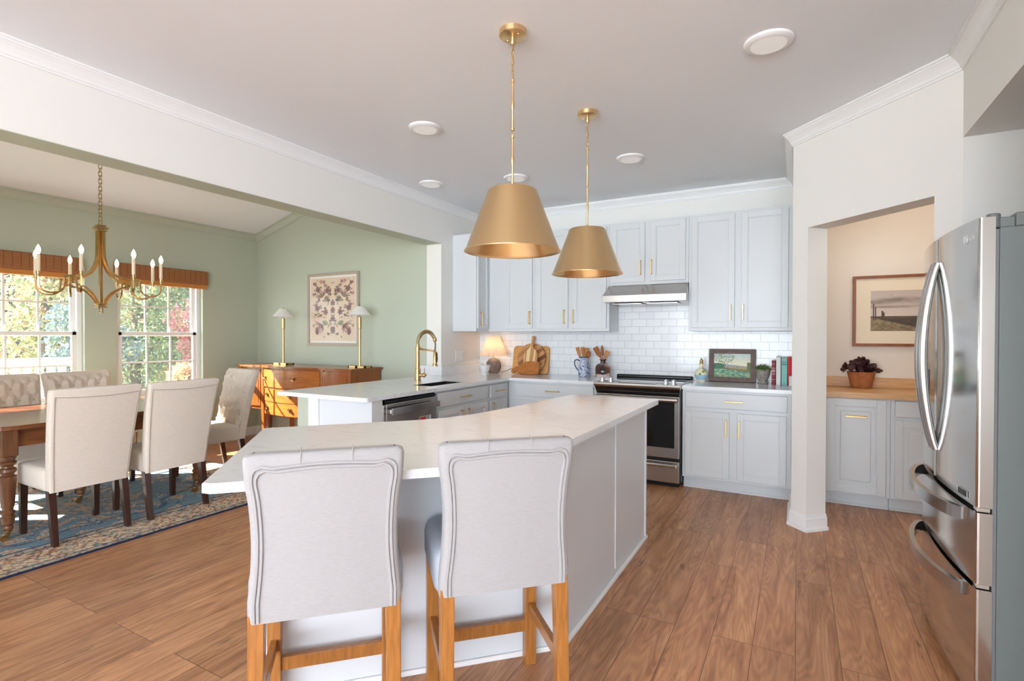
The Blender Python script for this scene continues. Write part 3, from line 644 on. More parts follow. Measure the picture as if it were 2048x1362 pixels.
# range hood
t = thing('range_hood', 'slim stainless steel range hood below the short wall cabinet', 'range hood', (-1.28, 5.2, 1.66))
def hood(b):
    x0, x1 = -1.660, -.899
    pr = [(YB - .01, 1.849), (5.06, 1.849), (4.905, 1.742), (4.900, 1.738), (4.900, 1.678), (4.912, 1.676), (YB - .01, 1.655)]
    A = [b.v((x0 - (.012 if y < 5 else 0), y, z)) for y, z in pr]; B = [b.v((x1 + (.012 if y < 5 else 0), y, z)) for y, z in pr]; n = len(pr)
    for i in range(n): b.face([A[i], A[(i + 1) % n], B[(i + 1) % n], B[i]])
    b.face(A[::-1]); b.face(B)
b = MB(); hood(b); b.build('canopy', M_STEEL, t)
for x in (-1.60, -1.26):
    b = MB(); b.box(x, 4.99, 1.660, x + .28, 5.34, 1.666); b.build('filter', M_STEELH, t)
for k in range(5): b = MB(); b.lathe([(.001, 4.8985), (.005, 4.8985), (.005, 4.902)], (-1.385 + k * .024, 0, 1.71), 10, ax='y'); b.build('button', M_CHROME, t)

# range
t = thing('range', 'stainless steel slide-in electric range with black glass oven door', 'range', (-1.285, 5.05, 0))
x0, x1 = -1.688, -.897
b = MB(); b.box(x0 + .003, 4.775, .05, x1 - .003, YB - .03, .90); b.box(x0 + .03, 4.80, .0, x1 - .03, YB - .06, .05); b.build('body', M_BLACK, t)
b = MB(); b.box(x0 - .002, 4.695, .896, x1 + .002, YB - .02, .918, .004); b.hexa([(x0, 4.70, .880), (x1, 4.70, .880), (x0, 4.78, .88), (x1, 4.78, .88), (x0, 4.690, .9), (x1, 4.690, .9), (x0, 4.78, .915), (x1, 4.78, .915)], .002); b.build('cooktop_frame', M_STEEL, t)
b = MB(); b.box(x0 + .012, 4.86, .9182, x1 - .012, YB - .04, .922, .001); b.build('cooktop_glass', mat('glossy_grey_glass', S(120, 122, 126), .04, coat=1.0, spec=1.0), t)
b = MB(); b.box(-1.46, 4.725, .9183, -1.12, 4.835, .9215, .001); b.build('display', M_GLASSB, t)
b = MB(); b.box(x0 + .02, 5.345, .918, x1 - .005, 5.40, .952, .012, 3); b.build('rear_vent', M_BLACK, t)
for kx, ky in ((-1.635, 4.80), (-1.55, 4.80), (-1.035, 4.78), (-.965, 4.765)):
    b = MB(); b.lathe([(.030, .9182), (.029, .928), (.022, .930), (.020, .952), (.001, .954)], (kx, ky, 0), 18); b.box(kx - .006, ky - .021, .93, kx + .006, ky + .021, .962, .003); b.build('knob', M_STEELH, t)
b = MB(); b.hexa([(x0 + .02, 4.735, .815), (x1 - .02, 4.735, .815), (x0 + .02, 4.79, .815), (x1 - .02, 4.79, .815), (x0 + .004, 4.715, .879), (x1 - .004, 4.715, .879), (x0 + .004, 4.79, .879), (x1 - .004, 4.79, .879)]); b.build('front_panel', M_GLASSB, t)
b = MB(); b.box(x0 + .012, 4.735, .262, x1 - .012, 4.774, .812, .006); d = b.build('oven_door', M_STEEL, t)
b = MB(); b.box(x0 + .07, 4.731, .355, x1 - .052, 4.736, .760, .002); b.build('oven_window', M_GLASSB, d)
b = MB(); b.tube([(x0 + .02, 4.685, .785), (x1 - .02, 4.685, .785)], .021, 14)
for x in (x0 + .05, x1 - .05): b.box(x - .012, 4.69, .772, x + .012, 4.74, .798, .003)
b.build('handle', M_STEELM, d)
b = MB(); b.box(x0 + .012, 4.738, .045, x1 - .012, 4.774, .235, .006); d = b.build('drawer', M_STEEL, t)
b = MB(); b.tube([(x0 + .03, 4.695, .205), (x1 - .03, 4.695, .205)], .017, 14)
for x in (x0 + .06, x1 - .06): b.box(x - .012, 4.70, .195, x + .012, 4.745, .215, .003)
b.build('handle', M_STEELM, d)

# ================================================================ island
IB = [(-.888, 3.49), (-.888, 2.078), (-1.722, 1.251), (-2.085, 1.614), (-1.64, 2.21), (-1.52, 2.45), (-1.44, 3.49)]
t = thing('kitchen_island', 'angled kitchen island base with plain grey-white panels between stools and range', 'kitchen island', (-1.3, 2.4, 0))
b = MB(); b.prism(IB[::-1], 0, .8835); b.build('body', M_CABW, t)
for q in ((-.8885, 2.828, .05, -.8825, 2.840), (-.8885, 3.47, 0, -.880, 3.492), (-.8885, 2.078, .03, -.882, 2.10)): b = MB(); b.box(q[0], q[1], q[2], q[3], q[4], .883, .001); b.build('panel_strip', M_CABW, t)
e0, e1 = Vector((-.888, 2.078)), Vector((-1.722, 1.251)); ed = (e1 - e0).normalized(); en = Vector((-ed.y, ed.x)); en = en if en.dot(Vector((1, -1))) > 0 else -en
MI = Matrix(((ed.x, en.x, 0, e0.x), (ed.y, en.y, 0, e0.y), (0, 0, 1, 0), (0, 0, 0, 1)))
Le = (e1 - e0).length
for q in (0, Le - .02): b = MB(MI); b.box(q, 0, .03, q + .02, .006, .883, .001); b.build('panel_strip', M_CABW, t)
b = MB(); b.box(-.8885, 2.07, 0, -.868, 3.49, .022, .006); b.build('base_moulding', M_TRIM, t)
b = MB(MI); b.box(-.012, 0, 0, Le + .003, .013, .022, .005); b.build('base_moulding', M_TRIM, t)
ITOP = [(-.855, 3.63), (-.83, 3.605), (-.83, 1.606), (-1.508, .918), (-1.54, .912), (-2.190, 1.585), (-2.190, 1.602), (-1.72, 2.125), (-1.63, 2.27), (-1.575, 2.46), (-1.535, 2.75), (-1.475, 3.61), (-1.455, 3.63)]
b = MB(); b.prism(ITOP[::-1], .8838, .914, .003); o = b.build('island_worktop', M_QUARTZ); tag(o, 'large angled white quartz worktop on the kitchen island', 'worktop')

# ================================================================ bar stools (facing +y, origin on the floor under the seat centre)
def stool_outline(s):   # half width as a function of height fraction
    return .222 - .013 * sin(pi * min(1, max(0, (s - .12) / .75))) + .006 * max(0, s - .75) / .25
def make_stool(label):
    t = thing('bar_stool', label, 'bar stool', (0, 0, 0), 0, 'upholstered bar stools')
    b = MB()
    def seat(u, v): pass
    b.box(-.232, -.20, .475, .232, .176, .64, .045, 4, smooth=True); b.build('seat', mat('blue_grey_linen', S(176, 182, 192), .85, var=.05, vscale=260, bump=.3, bscale=700), t, True)
    zb, zt = .505, .995; n = 24; b = MB()
    def ring(f, hw, ya, yb, zz, r=.02):
        pts = []
        for (sx, sy) in ((-1, -1), (1, -1), (1, 1), (-1, 1)):
            cx, cy = sx * (hw - r), (ya + r if sy < 0 else yb - r); a0 = {(-1, -1): 180, (1, -1): 270, (1, 1): 0, (-1, 1): 90}[(sx, sy)]
            for k in range(5):
                a = radians(a0 + 90 * k / 4); pts.append(b.v((cx + r * cos(a), cy + r * sin(a), zz(cx + r * cos(a)))))
        return pts
    rings = []
    for i in range(n + 1):
        f = i / n; hw = stool_outline(f); rear = -.245 - .035 * f; fr = rear + .060 + .018 * sin(pi * f)
        dz = lambda x, f=f: zb + (zt - zb) * f + (.006 * cos(x * 14) * f) + (-.010 * (1 - f) * (abs(x) < .17))
        rings.append(ring(f, hw, rear, fr, dz))
    f = 1.0
    for e, sc in ((.012, .985), (.018, .95), (.020, .88)):
        hw = stool_outline(1) * sc; rear = -.280 + (1 - sc) * .22; fr = -.220 - (1 - sc) * .22
        rings.append(ring(1, hw, rear, fr, lambda x, e=e: zt + e + .006 * cos(x * 14), .018))
    for A, B in zip(rings, rings[1:]):
        m = len(A)
        for k in range(m): b.face([A[k], A[(k + 1) % m], B[(k + 1) % m], B[k]], True)
    b.face(rings[0][::-1]); b.face(rings[-1], True); b.build('backrest', M_LINEN, t, True)
    for ins in (.021, .032):
        pts = []
        for i in range(25):
            f = i / 24 * .925; pts.append((-(stool_outline(f) - ins), -.2465 - .035 * f, zb + (zt - zb) * f + .004))
        zt2 = pts[-1][2]; w2 = -pts[-1][0]; ya = pts[-1][1]
        c = .03 + (.033 - ins) * .5; zz = zt2 + .012 - (ins - .02)
        pts = pts[:-2]
        pts += [(-w2 + .004, ya, zz - .022), (-w2 + .012, ya - .001, zz - .008), (-w2 + .03, ya - .001, zz)]
        for i in range(1, 12): x = -w2 + .03 + (2 * w2 - .06) * i / 12; pts.append((x, ya - .001, zz + .005 * cos(x * 14) - .004))
        pts += [(w2 - .03, ya - .001, zz), (w2 - .012, ya - .001, zz - .008), (w2 - .004, ya, zz - .022)]
        for i in range(22, -1, -1):
            f = i / 24 * .925; pts.append((stool_outline(f) - ins, -.2465 - .035 * f, zb + (zt - zb) * f + .004))
        b = MB(); b.tube(pts, .0052, 6); b.build('piping', M_PIPE, t, True)
    b = MB()
    for x in (-.07, .075): b.tube([(x, -.2785, zt - .035), (x, -.281, zt + .002), (x, -.277, zt + .015), (x, -.269, zt + .0212), (x, -.252, zt + .0232)], .0013, 5)
    b.build('top_seams', mat('seam_thread', S(170, 165, 163), .9), t, True)
    for sx in (-1, 1):
        b = MB(); b.hexa([(sx * .20 - .020, -.262, 0), (sx * .20 + .020, -.262, 0), (sx * .20 - .020, -.222, 0), (sx * .20 + .020, -.222, 0), (sx * .196 - .023, -.243, .53), (sx * .196 + .023, -.243, .53), (sx * .196 - .023, -.195, .53), (sx * .196 + .023, -.195, .53)], .003); b.build('leg', M_OAKLEG, t, True)
        b = MB(); b.box(sx * .20 - .023, .118, 0, sx * .20 + .023, .165, .50, .003); b.build('leg', M_OAKLEG, t, True)
        b = MB(); b.box(sx * .20 - .011, -.23, .215, sx * .20 + .011, .135, .258, .002); b.build('side_stretcher', M_OAKLEG, t, True)
    b = MB(); b.box(-.178, .130, .135, .178, .153, .182, .002); b.build('front_stretcher', M_OAKLEG, t, True)
    return t
nf = Vector((-.7071, .7071)); al = Vector((.7071, .7071))
def stool_pos(cx, cy): # rear-top centre on the plane -> root
    p = Vector((cx, cy)) + nf * .27; return (p.x, p.y, 0)
st1 = make_stool('grey linen bar stool at the blunt tip of the island, by the dining side'); st1.location = stool_pos(-1.225, 1.095); st1.rotation_euler = (0, 0, radians(45))
st2 = dup(st1, 'grey linen bar stool beside the long side panel of the island', stool_pos(-.822, 1.495), radians(44))
# ================================================================ dining room
# rug
RX0, RX1, RY0, RY1 = -6.05, -3.835, .35, 3.32
def rug_cols(u, v):
    w, h = RX1 - RX0, RY1 - RY0; x = u * w; y = v * h
    d = np.minimum(np.minimum(x, w - x), np.minimum(y, h - y))
    blue, navy, cream, beige, rust, lt = rgb(124, 154, 172), rgb(44, 70, 112), rgb(226, 210, 188), rgb(206, 178, 148), rgb(176, 120, 96), rgb(150, 182, 196)
    xm = np.abs(x - w / 2); ym = np.abs(y - h / 2)
    n1 = fbm(u, v, 9, 3); n2 = fbm(u, v, 40, 17, 3); n3 = fbm(u, v, 80, 31, 2)
    # mirrored scrolling vines
    vine = np.sin(16 * xm + 3.2 * np.sin(9 * ym + 1)) * np.sin(16 * ym + 3.0 * np.sin(9 * xm))
    vine2 = np.sin(48 * xm + 4 * np.sin(21 * ym)) * np.sin(48 * ym + 4 * np.sin(23 * xm))
    c = np.broadcast_to(blue, u.shape + (3,)).copy(); c = mix(c, np.broadcast_to(lt, c.shape), (n1 > .58) * .5)
    pat = (vine + .55 * vine2 + (n2 - .5) * 1.6)
    c = mix(c, np.broadcast_to(cream, c.shape), ((pat > .32) & (n3 > .40)) * .85)
    c = mix(c, np.broadcast_to(rust, c.shape), ((pat > .6) & (n3 > .52)) * .55)
    c = mix(c, np.broadcast_to(navy, c.shape), ((np.abs(pat - .28) < .07) & (n3 > .3)) * .8)
    med = np.sqrt((xm / .62) ** 2 + (ym / .9) ** 2) + .1 * np.sin(8 * np.arctan2(ym, xm + 1e-3))
    c = mix(c, np.broadcast_to(navy, c.shape), ((med > .94) & (med < 1.0)) * .4)
    c = mix(c, np.broadcast_to(beige, c.shape), ((med < .5) & (vine2 + n2 > .5)) * .7)
    # borders
    def band(a, e, base, pats):
        nonlocal c
        m = (d >= a) & (d < e); cc = np.broadcast_to(base, c.shape).copy()
        for col, thr, ph in pats:
            p = np.sin(58 * x + ph) * np.sin(58 * y + ph) + .8 * np.sin(26 * x + 2 * np.sin(26 * y)) * np.sin(26 * y + 2 * np.sin(24 * x)) + (n2 - .5) * 2 + (n3 - .5) * 1.2
            cc = mix(cc, np.broadcast_to(col, c.shape), ((p > thr) & (p < thr + .5)) * .8)
        c = np.where(m[..., None], cc, c)
    band(.012, .055, rgb(182, 172, 150), [(rgb(70, 90, 120), .2, 1), (rgb(150, 106, 84), .8, 2)])
    band(.055, .068, navy, []); band(.068, .31, rgb(216, 192, 162), [(rgb(92, 82, 80), -.15, 0), (rgb(190, 128, 98), .35, 2), (rgb(120, 142, 150), -1.1, 1), (rgb(238, 226, 208), .95, 1)])
    band(.31, .322, navy, []); band(.322, .372, rgb(196, 184, 162), [(rgb(74, 96, 128), .1, 3), (rgb(166, 112, 92), .7, 1)])
    band(.372, .39, navy, [])
    c = np.where((d < .012)[..., None], rgb(24, 40, 72), c)
    g = np.random.RandomState(2).rand(*u.shape)
    return c * (.92 + .2 * g)[..., None]
M_RUG = colmat('woven_persian_rug', 0.95, bump=0.5, bscale=300)
rug = colour_grid('rug', M_RUG, Matrix.Translation((RX0, RY0, .009)) @ Matrix(((1, 0, 0, 0), (0, 0, 1, 0), (0, 1, 0, 0), (0, 0, 0, 1))), RX1 - RX0, RY1 - RY0, 420, 560, rug_cols)
b = MB(); b.box(RX0 - .004, RY0 - .004, .0005, RX1 + .004, RY1 + .004, .0085)
tag(rug, 'blue and cream oriental rug with a beige floral border under the dining table', 'rug')
b.build('binding', mat('navy_binding', S(26, 40, 70), .9), rug)
RZ = .0095
# table
TX0, TX1, TY0, TY1 = -5.66, -4.42, 1.22, 2.82; tcx, tcy = (TX0 + TX1) / 2, (TY0 + TY1) / 2
t = thing('dining_table', 'worn walnut dining table on turned legs standing on the rug', 'dining table', (tcx, tcy, RZ))
def rrect(x0, y0, x1, y1, r, n=8): return arc(x1 - r, y0 + r, r, -90, 0, n) + arc(x1 - r, y1 - r, r, 0, 90, n) + arc(x0 + r, y1 - r, r, 90, 180, n) + arc(x0 + r, y0 + r, r, 180, 270, n)
b = MB(); b.prism(rrect(TX0, TY0, TX1, TY1, .22), .735, .762, .004); b.build('tabletop', M_TABLE, t)
b = MB(); ax0, ax1, ay0, ay1 = -5.545, -4.50, 1.405, 2.625
b.box(ax0, ay0 - .014, .615, ax1, ay0 + .014, .735); b.box(ax0, ay1 - .014, .615, ax1, ay1 + .014, .735); b.box(ax0 - .014, ay0, .615, ax0 + .014, ay1, .735); b.box(ax1 - .014, ay0, .615, ax1 + .014, ay1, .735); b.build('apron', M_TABLE, t)
LP = [(.020, .075), (.026, .085), (.028, .10), (.022, .112), (.033, .122), (.034, .15), (.037, .165), (.028, .175), (.036, .19), (.036, .2), (.026, .21), (.034, .24), (.045, .42), (.047, .43), (.030, .436), (.032, .446), (.046, .462), (.044, .478), (.030, .486), (.028, .496), (.044, .510), (.046, .522), (.034, .53), (.042, .545), (.048, .56)]
def tleg(x, y):
    b = MB(); b.lathe([(r, z) for r, z in LP], (x, y, 0), 18); b.box(x - .043, y - .043, .56, x + .043, y + .043, .735, .006); l = b.build('leg', M_TLEG, t)
    b = MB(); b.lathe([(.008, .03), (.012, .06), (.022, .068), (.022, .076)], (x, y, 0), 12); b.tube([(x - .012, y - .02, RZ + .022), (x + .012, y - .02, RZ + .022)], .022, 14); b.build('caster', M_BRASSD, l)
for x in (ax0, ax1):
    for y in (ay0, ay1): tleg(x, y)
tleg((ax0 + ax1) / 2, 2.01)

# dining chairs: origin on the rug under the seat, facing +y
def tuft(u, v, nx=5, nz=6, depth=.03):
    """deep-buttoned surface: 0 at buttons, 1 on the swell"""
    a, c = u * nx, v * nz; best = 9; crease = 9
    for j in range(int(c) - 1, int(c) + 3):
        off = .5 if j % 2 else 0
        for i in range(int(a) - 1, int(a) + 3):
            dx, dz = a - (i + off), c - j; best = min(best, dx * dx + dz * dz * .8)
    p, q = a - c * .5, a + c * .5   # diagonal fold lines
    f = min(abs(p - round(p)), abs(q - round(q)))
    return min(1, sqrt(best) * 1.9) * (.55 + .45 * min(1, f * 5))
def make_chair(label, group='upholstered dining chairs'):
    t = thing('dining_chair', label, 'dining chair', (0, 0, 0), 0, group)
    b = MB(); b.box(-.235, -.19, .335, .235, .225, .485, .03, 3, smooth=True); b.build('seat', M_BEIGE, t, True)
    zb, zt = .335, .985; hw = lambda f: .222 + .036 * f; rear = lambda f: -.245 - .075 * f - .05 * f * f; th = lambda f: .075 - .012 * f
    b = MB(); n = 14; rings = []
    for i in range(n + 1):
        f = i / n; r = .014; R = []
        for (sx, sy) in ((-1, -1), (1, -1), (1, 1), (-1, 1)):
            cx, cy = sx * (hw(f) - r), (rear(f) + r if sy < 0 else rear(f) + th(f) - r); a0 = {(-1, -1): 180, (1, -1): 270, (1, 1): 0, (-1, 1): 90}[(sx, sy)]
            for k in range(4):
                a = radians(a0 + 30 * k); x = cx + r * cos(a); R.append(b.v((x, cy + r * sin(a), zb + (zt - zb) * f - .018 * f * (1 - (x / .258) ** 2))))
        rings.append(R)
    for A, B in zip(rings, rings[1:]):
        for k in range(16): b.face([A[k], A[(k + 1) % 16], B[(k + 1) % 16], B[k]], True)
    cR = []
    for sc, e in ((.97, .012), (.90, .017)):
        R = [b.v((q.co.x * sc, (q.co.y - (rear(1) + th(1) / 2)) * sc * sc + rear(1) + th(1) / 2, q.co.z + e)) for q in rings[-1]]; cR.append(R)
    for A, B in zip([rings[-1], cR[0]], cR):
        for k in range(16): b.face([A[k], A[(k + 1) % 16], B[(k + 1) % 16], B[k]], True)
    b.face(cR[-1], True); b.face(rings[0][::-1]); bk = b.build('backrest', M_BEIGE, t, True)
    # buttoned front
    fz0 = .22
    def front(u, v):
        f = fz0 + (1.0 - fz0) * v; x = (2 * u - 1) * (hw(f) - .006); e = min(1, min(u, 1 - u) * 14, (1 - v) * 10); e = sqrt(max(0, e))
        d = tuft(u, v, 5, 5); return (x, rear(f) + th(f) - .012 + .050 * e * (.22 + .78 * d), zb + (zt - zb) * f + .010 * v - .018 * f * (1 - (x / .258) ** 2))
    b = MB(); b.sheet(front, 61, 71); b.build('tufted_front', M_BEIGE, t, True)
    nb = 0
    for j in range(1, 5):
        for i in range(0, 6):
            u = (i + (.5 if j % 2 else 0)) / 5; v = j / 5
            if .04 < u < .96:
                p = front(u, v); b = MB(); b.ball((p[0], p[1] + .004, p[2]), .0105, 10, 6, sy=.6); b.build('button', M_BUTTON, bk, True)
    pts = [(-hw(i / 12) + .020, rear(i / 12) - .0015, zb + (zt - zb) * i / 12) for i in range(0, 12)]
    zt2 = zt - .03; pts += [(x, rear(.96) - .0015, zt2 - .018 * (1 - (x / .258) ** 2)) for x in np.linspace(-hw(.95) + .02, hw(.95) - .02, 9)]
    pts += [(hw(i / 12) - .020, rear(i / 12) - .0015, zb + (zt - zb) * i / 12) for i in range(11, -1, -1)]
    b = MB(); b.tube(pts, .0022, 5); b.build('back_seam', mat('beige_seam', S(184, 172, 160), .9), t, True)
    for s in (-1, 1):
        b = MB(); w = .021; x = s * .205; b.hexa([(x - .016, -.285, 0), (x + .016, -.285, 0), (x - .016, -.250, 0), (x + .016, -.250, 0), (x - w, -.232, .345), (x + w, -.232, .345), (x - w, -.185, .345), (x + w, -.185, .345)], .002); b.build('leg', M_DKLEG, t, True)
        b = MB(); x = s * .208; b.hexa([(x - .016, .176, 0), (x + .016, .176, 0), (x - .016, .21, 0), (x + .016, .21, 0), (x - w, .170, .345), (x + w, .170, .345), (x - w, .214, .345), (x + w, .214, .345)], .002); b.build('leg', M_DKLEG, t, True)
    return t
c1 = make_chair('beige linen dining chair with its plain back to the kitchen, beside the table leg'); c1.location = (-4.385, 1.715, RZ); c1.rotation_euler = (0, 0, pi / 2)
dup(c1, 'beige linen dining chair with its plain back to the kitchen, next to the island tip', (-4.385, 2.265, RZ), pi / 2 + radians(1))
dup(c1, 'beige buttoned dining chair across the table at the window nearer the picture edge', (-5.545, 1.79, RZ), -pi / 2)
dup(c1, 'beige buttoned dining chair across the table, standing between the two windows', (-5.545, 2.325, RZ), -pi / 2)
dup(c1, 'beige buttoned dining chair at the table end in front of the sideboard', (-4.93, 2.98, RZ), pi - radians(7))
dup(c1, 'beige dining chair at the near table end, almost wholly out of the frame', (-4.86, 1.09, RZ), radians(12))

# chandelier
cx, cy = -5.03, 2.155
t = thing('chandelier', 'brass chandelier with eight lit candle bulbs hanging above the dining table', 'chandelier', (cx, cy, 1.526))
b = MB()
for z, w, h in ((2.245, .030, .012), (2.225, .042, .014), (2.205, .036, .01)): b.box(cx - w, cy - w, z - h / 2, cx + w, cy + w, z + h / 2, .002)
b.box(cx - .010, cy - .010, 1.60, cx + .010, cy + .010, 2.21); b.build('top_block', M_BRASSD, t)
b = MB(); b.tube([(cx - .022, cy, 2.251), (cx - .022, cy, 2.29), (cx + .022, cy, 2.29), (cx + .022, cy, 2.251)], .004, 6); b.build('hanger_loop', M_BRASSD, t)
zc = 2.70 + .285 * (cx - XW)
b = MB(); z = 2.285; k = 0
while z < zc - .06:
    q = [(-.011, -.019), (.011, -.019), (.011, .019), (-.011, .019)]
    b.tube([(cx + (a if k % 2 else 0), cy + (0 if k % 2 else a), z + .019 + c) for a, c in q], .0028, 6, closed=True); z += .0305; k += 1
b.build('chain', M_BRASSD, t)
b = MB(); b.lathe([(.06, zc + .015), (.06, zc - .02), (.02, zc - .04), (.004, zc - .06)], (cx, cy, 0), 20); b.build('canopy', M_BRASSD, t)
b = MB()
for z, w, h in ((1.603, .034, .010), (1.590, .026, .012), (1.577, .034, .008)): b.box(cx - w, cy - w, z - h / 2, cx + w, cy + w, z + h / 2, .002)
b.tube([(cx - .026, cy, 1.574), (cx - .026, cy, 1.552), (cx + .026, cy, 1.552), (cx + .026, cy, 1.574)], 0, flat=(.004, .004)); b.tube([(cx - .026, cy, 1.552), (cx - .026, cy, 1.532), (cx + .026, cy, 1.532), (cx + .026, cy, 1.552)], 0, flat=(.004, .004)); b.build('finial', M_BRASSD, t)
def bez(P, n=16):
    P = [Vector(p) for p in P]; out = []
    for i in range(n + 1):
        s = i / n; out.append(P[0] * (1 - s) ** 3 + P[1] * 3 * s * (1 - s) ** 2 + P[2] * 3 * s * s * (1 - s) + P[3] * s ** 3)
    return out
for k in range(4):
    an = radians(28.6 + 90 * k); er = Vector((cos(an), sin(an), 0)); et = Vector((-sin(an), cos(an), 0)); C = Vector((cx, cy, 0)); pt = lambda r, z, s=0: C + er * r + et * s + Vector((0, 0, z))
    b = MB(); top = [pt(.026, 2.20), pt(.027, 2.06)] + bez([pt(.028, 2.03), pt(.03, 1.86), pt(.13, 1.81), pt(.285, 1.79)])
    b.tube(top, 0, flat=(.010, .008), up=tuple(et))
    low = [pt(.285, 1.755), pt(.235, 1.755), pt(.235, 1.742), pt(.205, 1.742)] + bez([pt(.20, 1.738), pt(.11, 1.72), pt(.06, 1.66), pt(.030, 1.60)])
    b.tube(low, 0, flat=(.008, .007), up=tuple(et)); arm = b.build('arm', M_BRASSD, t)
    b = MB(); b.tube([pt(.292, 1.80, -.045), pt(.292, 1.80, .045)], 0, flat=(.010, .010)); b.tube([pt(.292, 1.745, 0), pt(.292, 1.80, 0)], 0, flat=(.010, .012)); b.build('crossbar', M_BRASSD, arm)
    for s in (-1, 1):
        b = MB(); U = [pt(.292, 1.80, s * .043), pt(.292, 1.74, s * .046)] + bez([pt(.293, 1.72, s * .048), pt(.30, 1.655, s * .065), pt(.375, 1.655, s * .15), pt(.387, 1.72, s * .160)], 12) + [pt(.388, 1.79, s * .161)]
        b.tube(U, 0, flat=(.006, .006)); c = pt(.388, 0, s * .161); b.lathe([(.011, 1.785), (.011, 1.80), (.0145, 1.802), (.0145, 1.826), (.012, 1.828)], (c.x, c.y, 0), 10); b.build('candle_holder', M_BRASSD, arm)
        b = MB(); b.lathe([(.0125, 1.826), (.0125, 1.955), (.006, 1.957)], (c.x, c.y, 0), 12); b.build('candle_sleeve', M_CANDLE, arm)
        b = MB(); b.lathe([(.006, 1.955), (.012, 1.968), (.0155, 1.985), (.013, 2.0), (.006, 2.015), (.001, 2.026)], (c.x, c.y, 0), 12, cap=False); b.build('bulb', M_BULB, arm)

# bamboo shades
for i, (y0, y1, lab) in enumerate(((1.64, 2.60, 'rolled woven bamboo shade above the dining window at the picture edge, behind the chandelier'), (2.90, 3.90, 'rolled woven bamboo shade above the dining window nearest the sideboard'))):
    t = thing('bamboo_shade', lab, 'window shade', (XW, (y0 + y1) / 2, 1.93), 0, 'bamboo shades')
    b = MB(); pr = [(.002, 2.135), (.05, 2.135), (.066, 2.125), (.072, 2.08), (.068, 1.985), (.058, 1.966), (.002, 1.966)]
    A = [b.v((XW + x, y0, z)) for x, z in pr]; B = [b.v((XW + x, y1, z)) for x, z in pr]
    for k in range(len(pr)): b.face([A[k], A[(k + 1) % 7], B[(k + 1) % 7], B[k]])
    b.face(A); b.face(B); b.build('valance', M_BAMBOO, t)
    b = MB(); b.box(XW + .006, y0 + .01, 1.918, XW + .060, y1 - .01, 1.967, .006); b.build('bottom_fold', M_BAMBAR, t)
    b = MB(); y = y0 + .04
    while y < y1 - .02:
        b.tube([(XW + .0665, y, 2.128), (XW + .0725, y, 2.08), (XW + .0685, y, 1.985)], .0016, 4); y += .062
    b.build('stitching', M_THREAD, t)

# sideboard with a bowed front
SX0, SX1, SYB, SZT = -6.17, -4.24, 4.585, .985
def yf(x):
    f = (x - SX0) / (SX1 - SX0)
    c = 4.13
    if f < .235: return c - .02 * sin(pi * f / .235)
    if f > .765: return c - .02 * sin(pi * (f - .765) / .235)
    return c - .10 * sin(pi * (f - .235) / .53)
def front_poly(x0, x1, off=0.0, n=14): return [(x0 + (x1 - x0) * i / n, yf(x0 + (x1 - x0) * i / n) + off) for i in range(n + 1)]
t = thing('sideboard', 'bow-front satinwood sideboard on tall legs against the green wall', 'sideboard', ((SX0 + SX1) / 2, 4.3, 0))
def panel(b, x0, x1, z0, z1, off, th=.018, arch=None):
    P = front_poly(x0, x1, off); n = len(P); q = []
    for j, yo in ((0, 0), (1, th)):
        lo = [b.v((x, y + yo, z0 + (arch(i / (n - 1)) if arch else 0))) for i, (x, y) in enumerate(P)]; hi = [b.v((x, y + yo, z1)) for x, y in P]; q.append((lo, hi))
    for i in range(n - 1):
        b.face([q[0][0][i], q[0][0][i + 1], q[0][1][i + 1], q[0][1][i]]); b.face([q[1][0][i], q[1][1][i], q[1][1][i + 1], q[1][0][i + 1]])
        b.face([q[0][1][i], q[0][1][i + 1], q[1][1][i + 1], q[1][1][i]]); b.face([q[0][0][i], q[1][0][i], q[1][0][i + 1], q[0][0][i + 1]])
    for i in (0, n - 1): b.face([q[0][0][i], q[0][1][i], q[1][1][i], q[1][0][i]])
b = MB(); b.prism([(SX0 - .03, SYB)] + [(x, y - .03) for x, y in front_poly(SX0 - .03, SX1 + .03, n=40)] + [(SX1 + .03, SYB)], SZT - .022, SZT, .005); b.build('top', M_SIDE, t)
xa, xb = SX0 + .235 * (SX1 - SX0), SX0 + .765 * (SX1 - SX0)
b = MB()
b.prism([(xa, SYB - .01)] + front_poly(xa, xb, .012, 20) + [(xb, SYB - .01)], .70, SZT - .022)
b.prism([(xa + .06, SYB - .01)] + front_poly(xa + .06, xb - .06, .012, 20) + [(xb - .06, SYB - .01)], .40, .70)
for x0, x1 in ((SX0, xa), (xb, SX1)): b.prism([(x0, SYB - .01)] + front_poly(x0, x1, .012) + [(x1, SYB - .01)], .45, SZT - .022)
b.build('body', M_SIDE, t)
def knob(par, x, z):
    b = MB(); y = yf(x); b.lathe([(.026, y - .0135), (.026, y - .009), (.022, y - .007)], (x, 0, z), 18, ax='y'); b.lathe([(.005, y - .026), (.017, y - .03), (.015, y - .02), (.006, y - .012)], (x, 0, z), 16, ax='y'); b.build('knob', M_BRASSD, par)
b = MB(); panel(b, xa + .022, xb - .022, .735, .945, -.006); d = b.build('drawer', M_SIDED, t)
for x in (xa + .11, xb - .35): knob(d, x, .845)
xd0, xd1 = xa + .085, xb - .085
for z0, z1, zk in ((.565, .715, .645), (.415, .555, .49)):
    b = MB(); panel(b, xd0, xd1, z0, z1, -.006); d = b.build('drawer', M_SIDED, t)
    for x in (xd0 + .09, xd1 - .32): knob(d, x, zk)
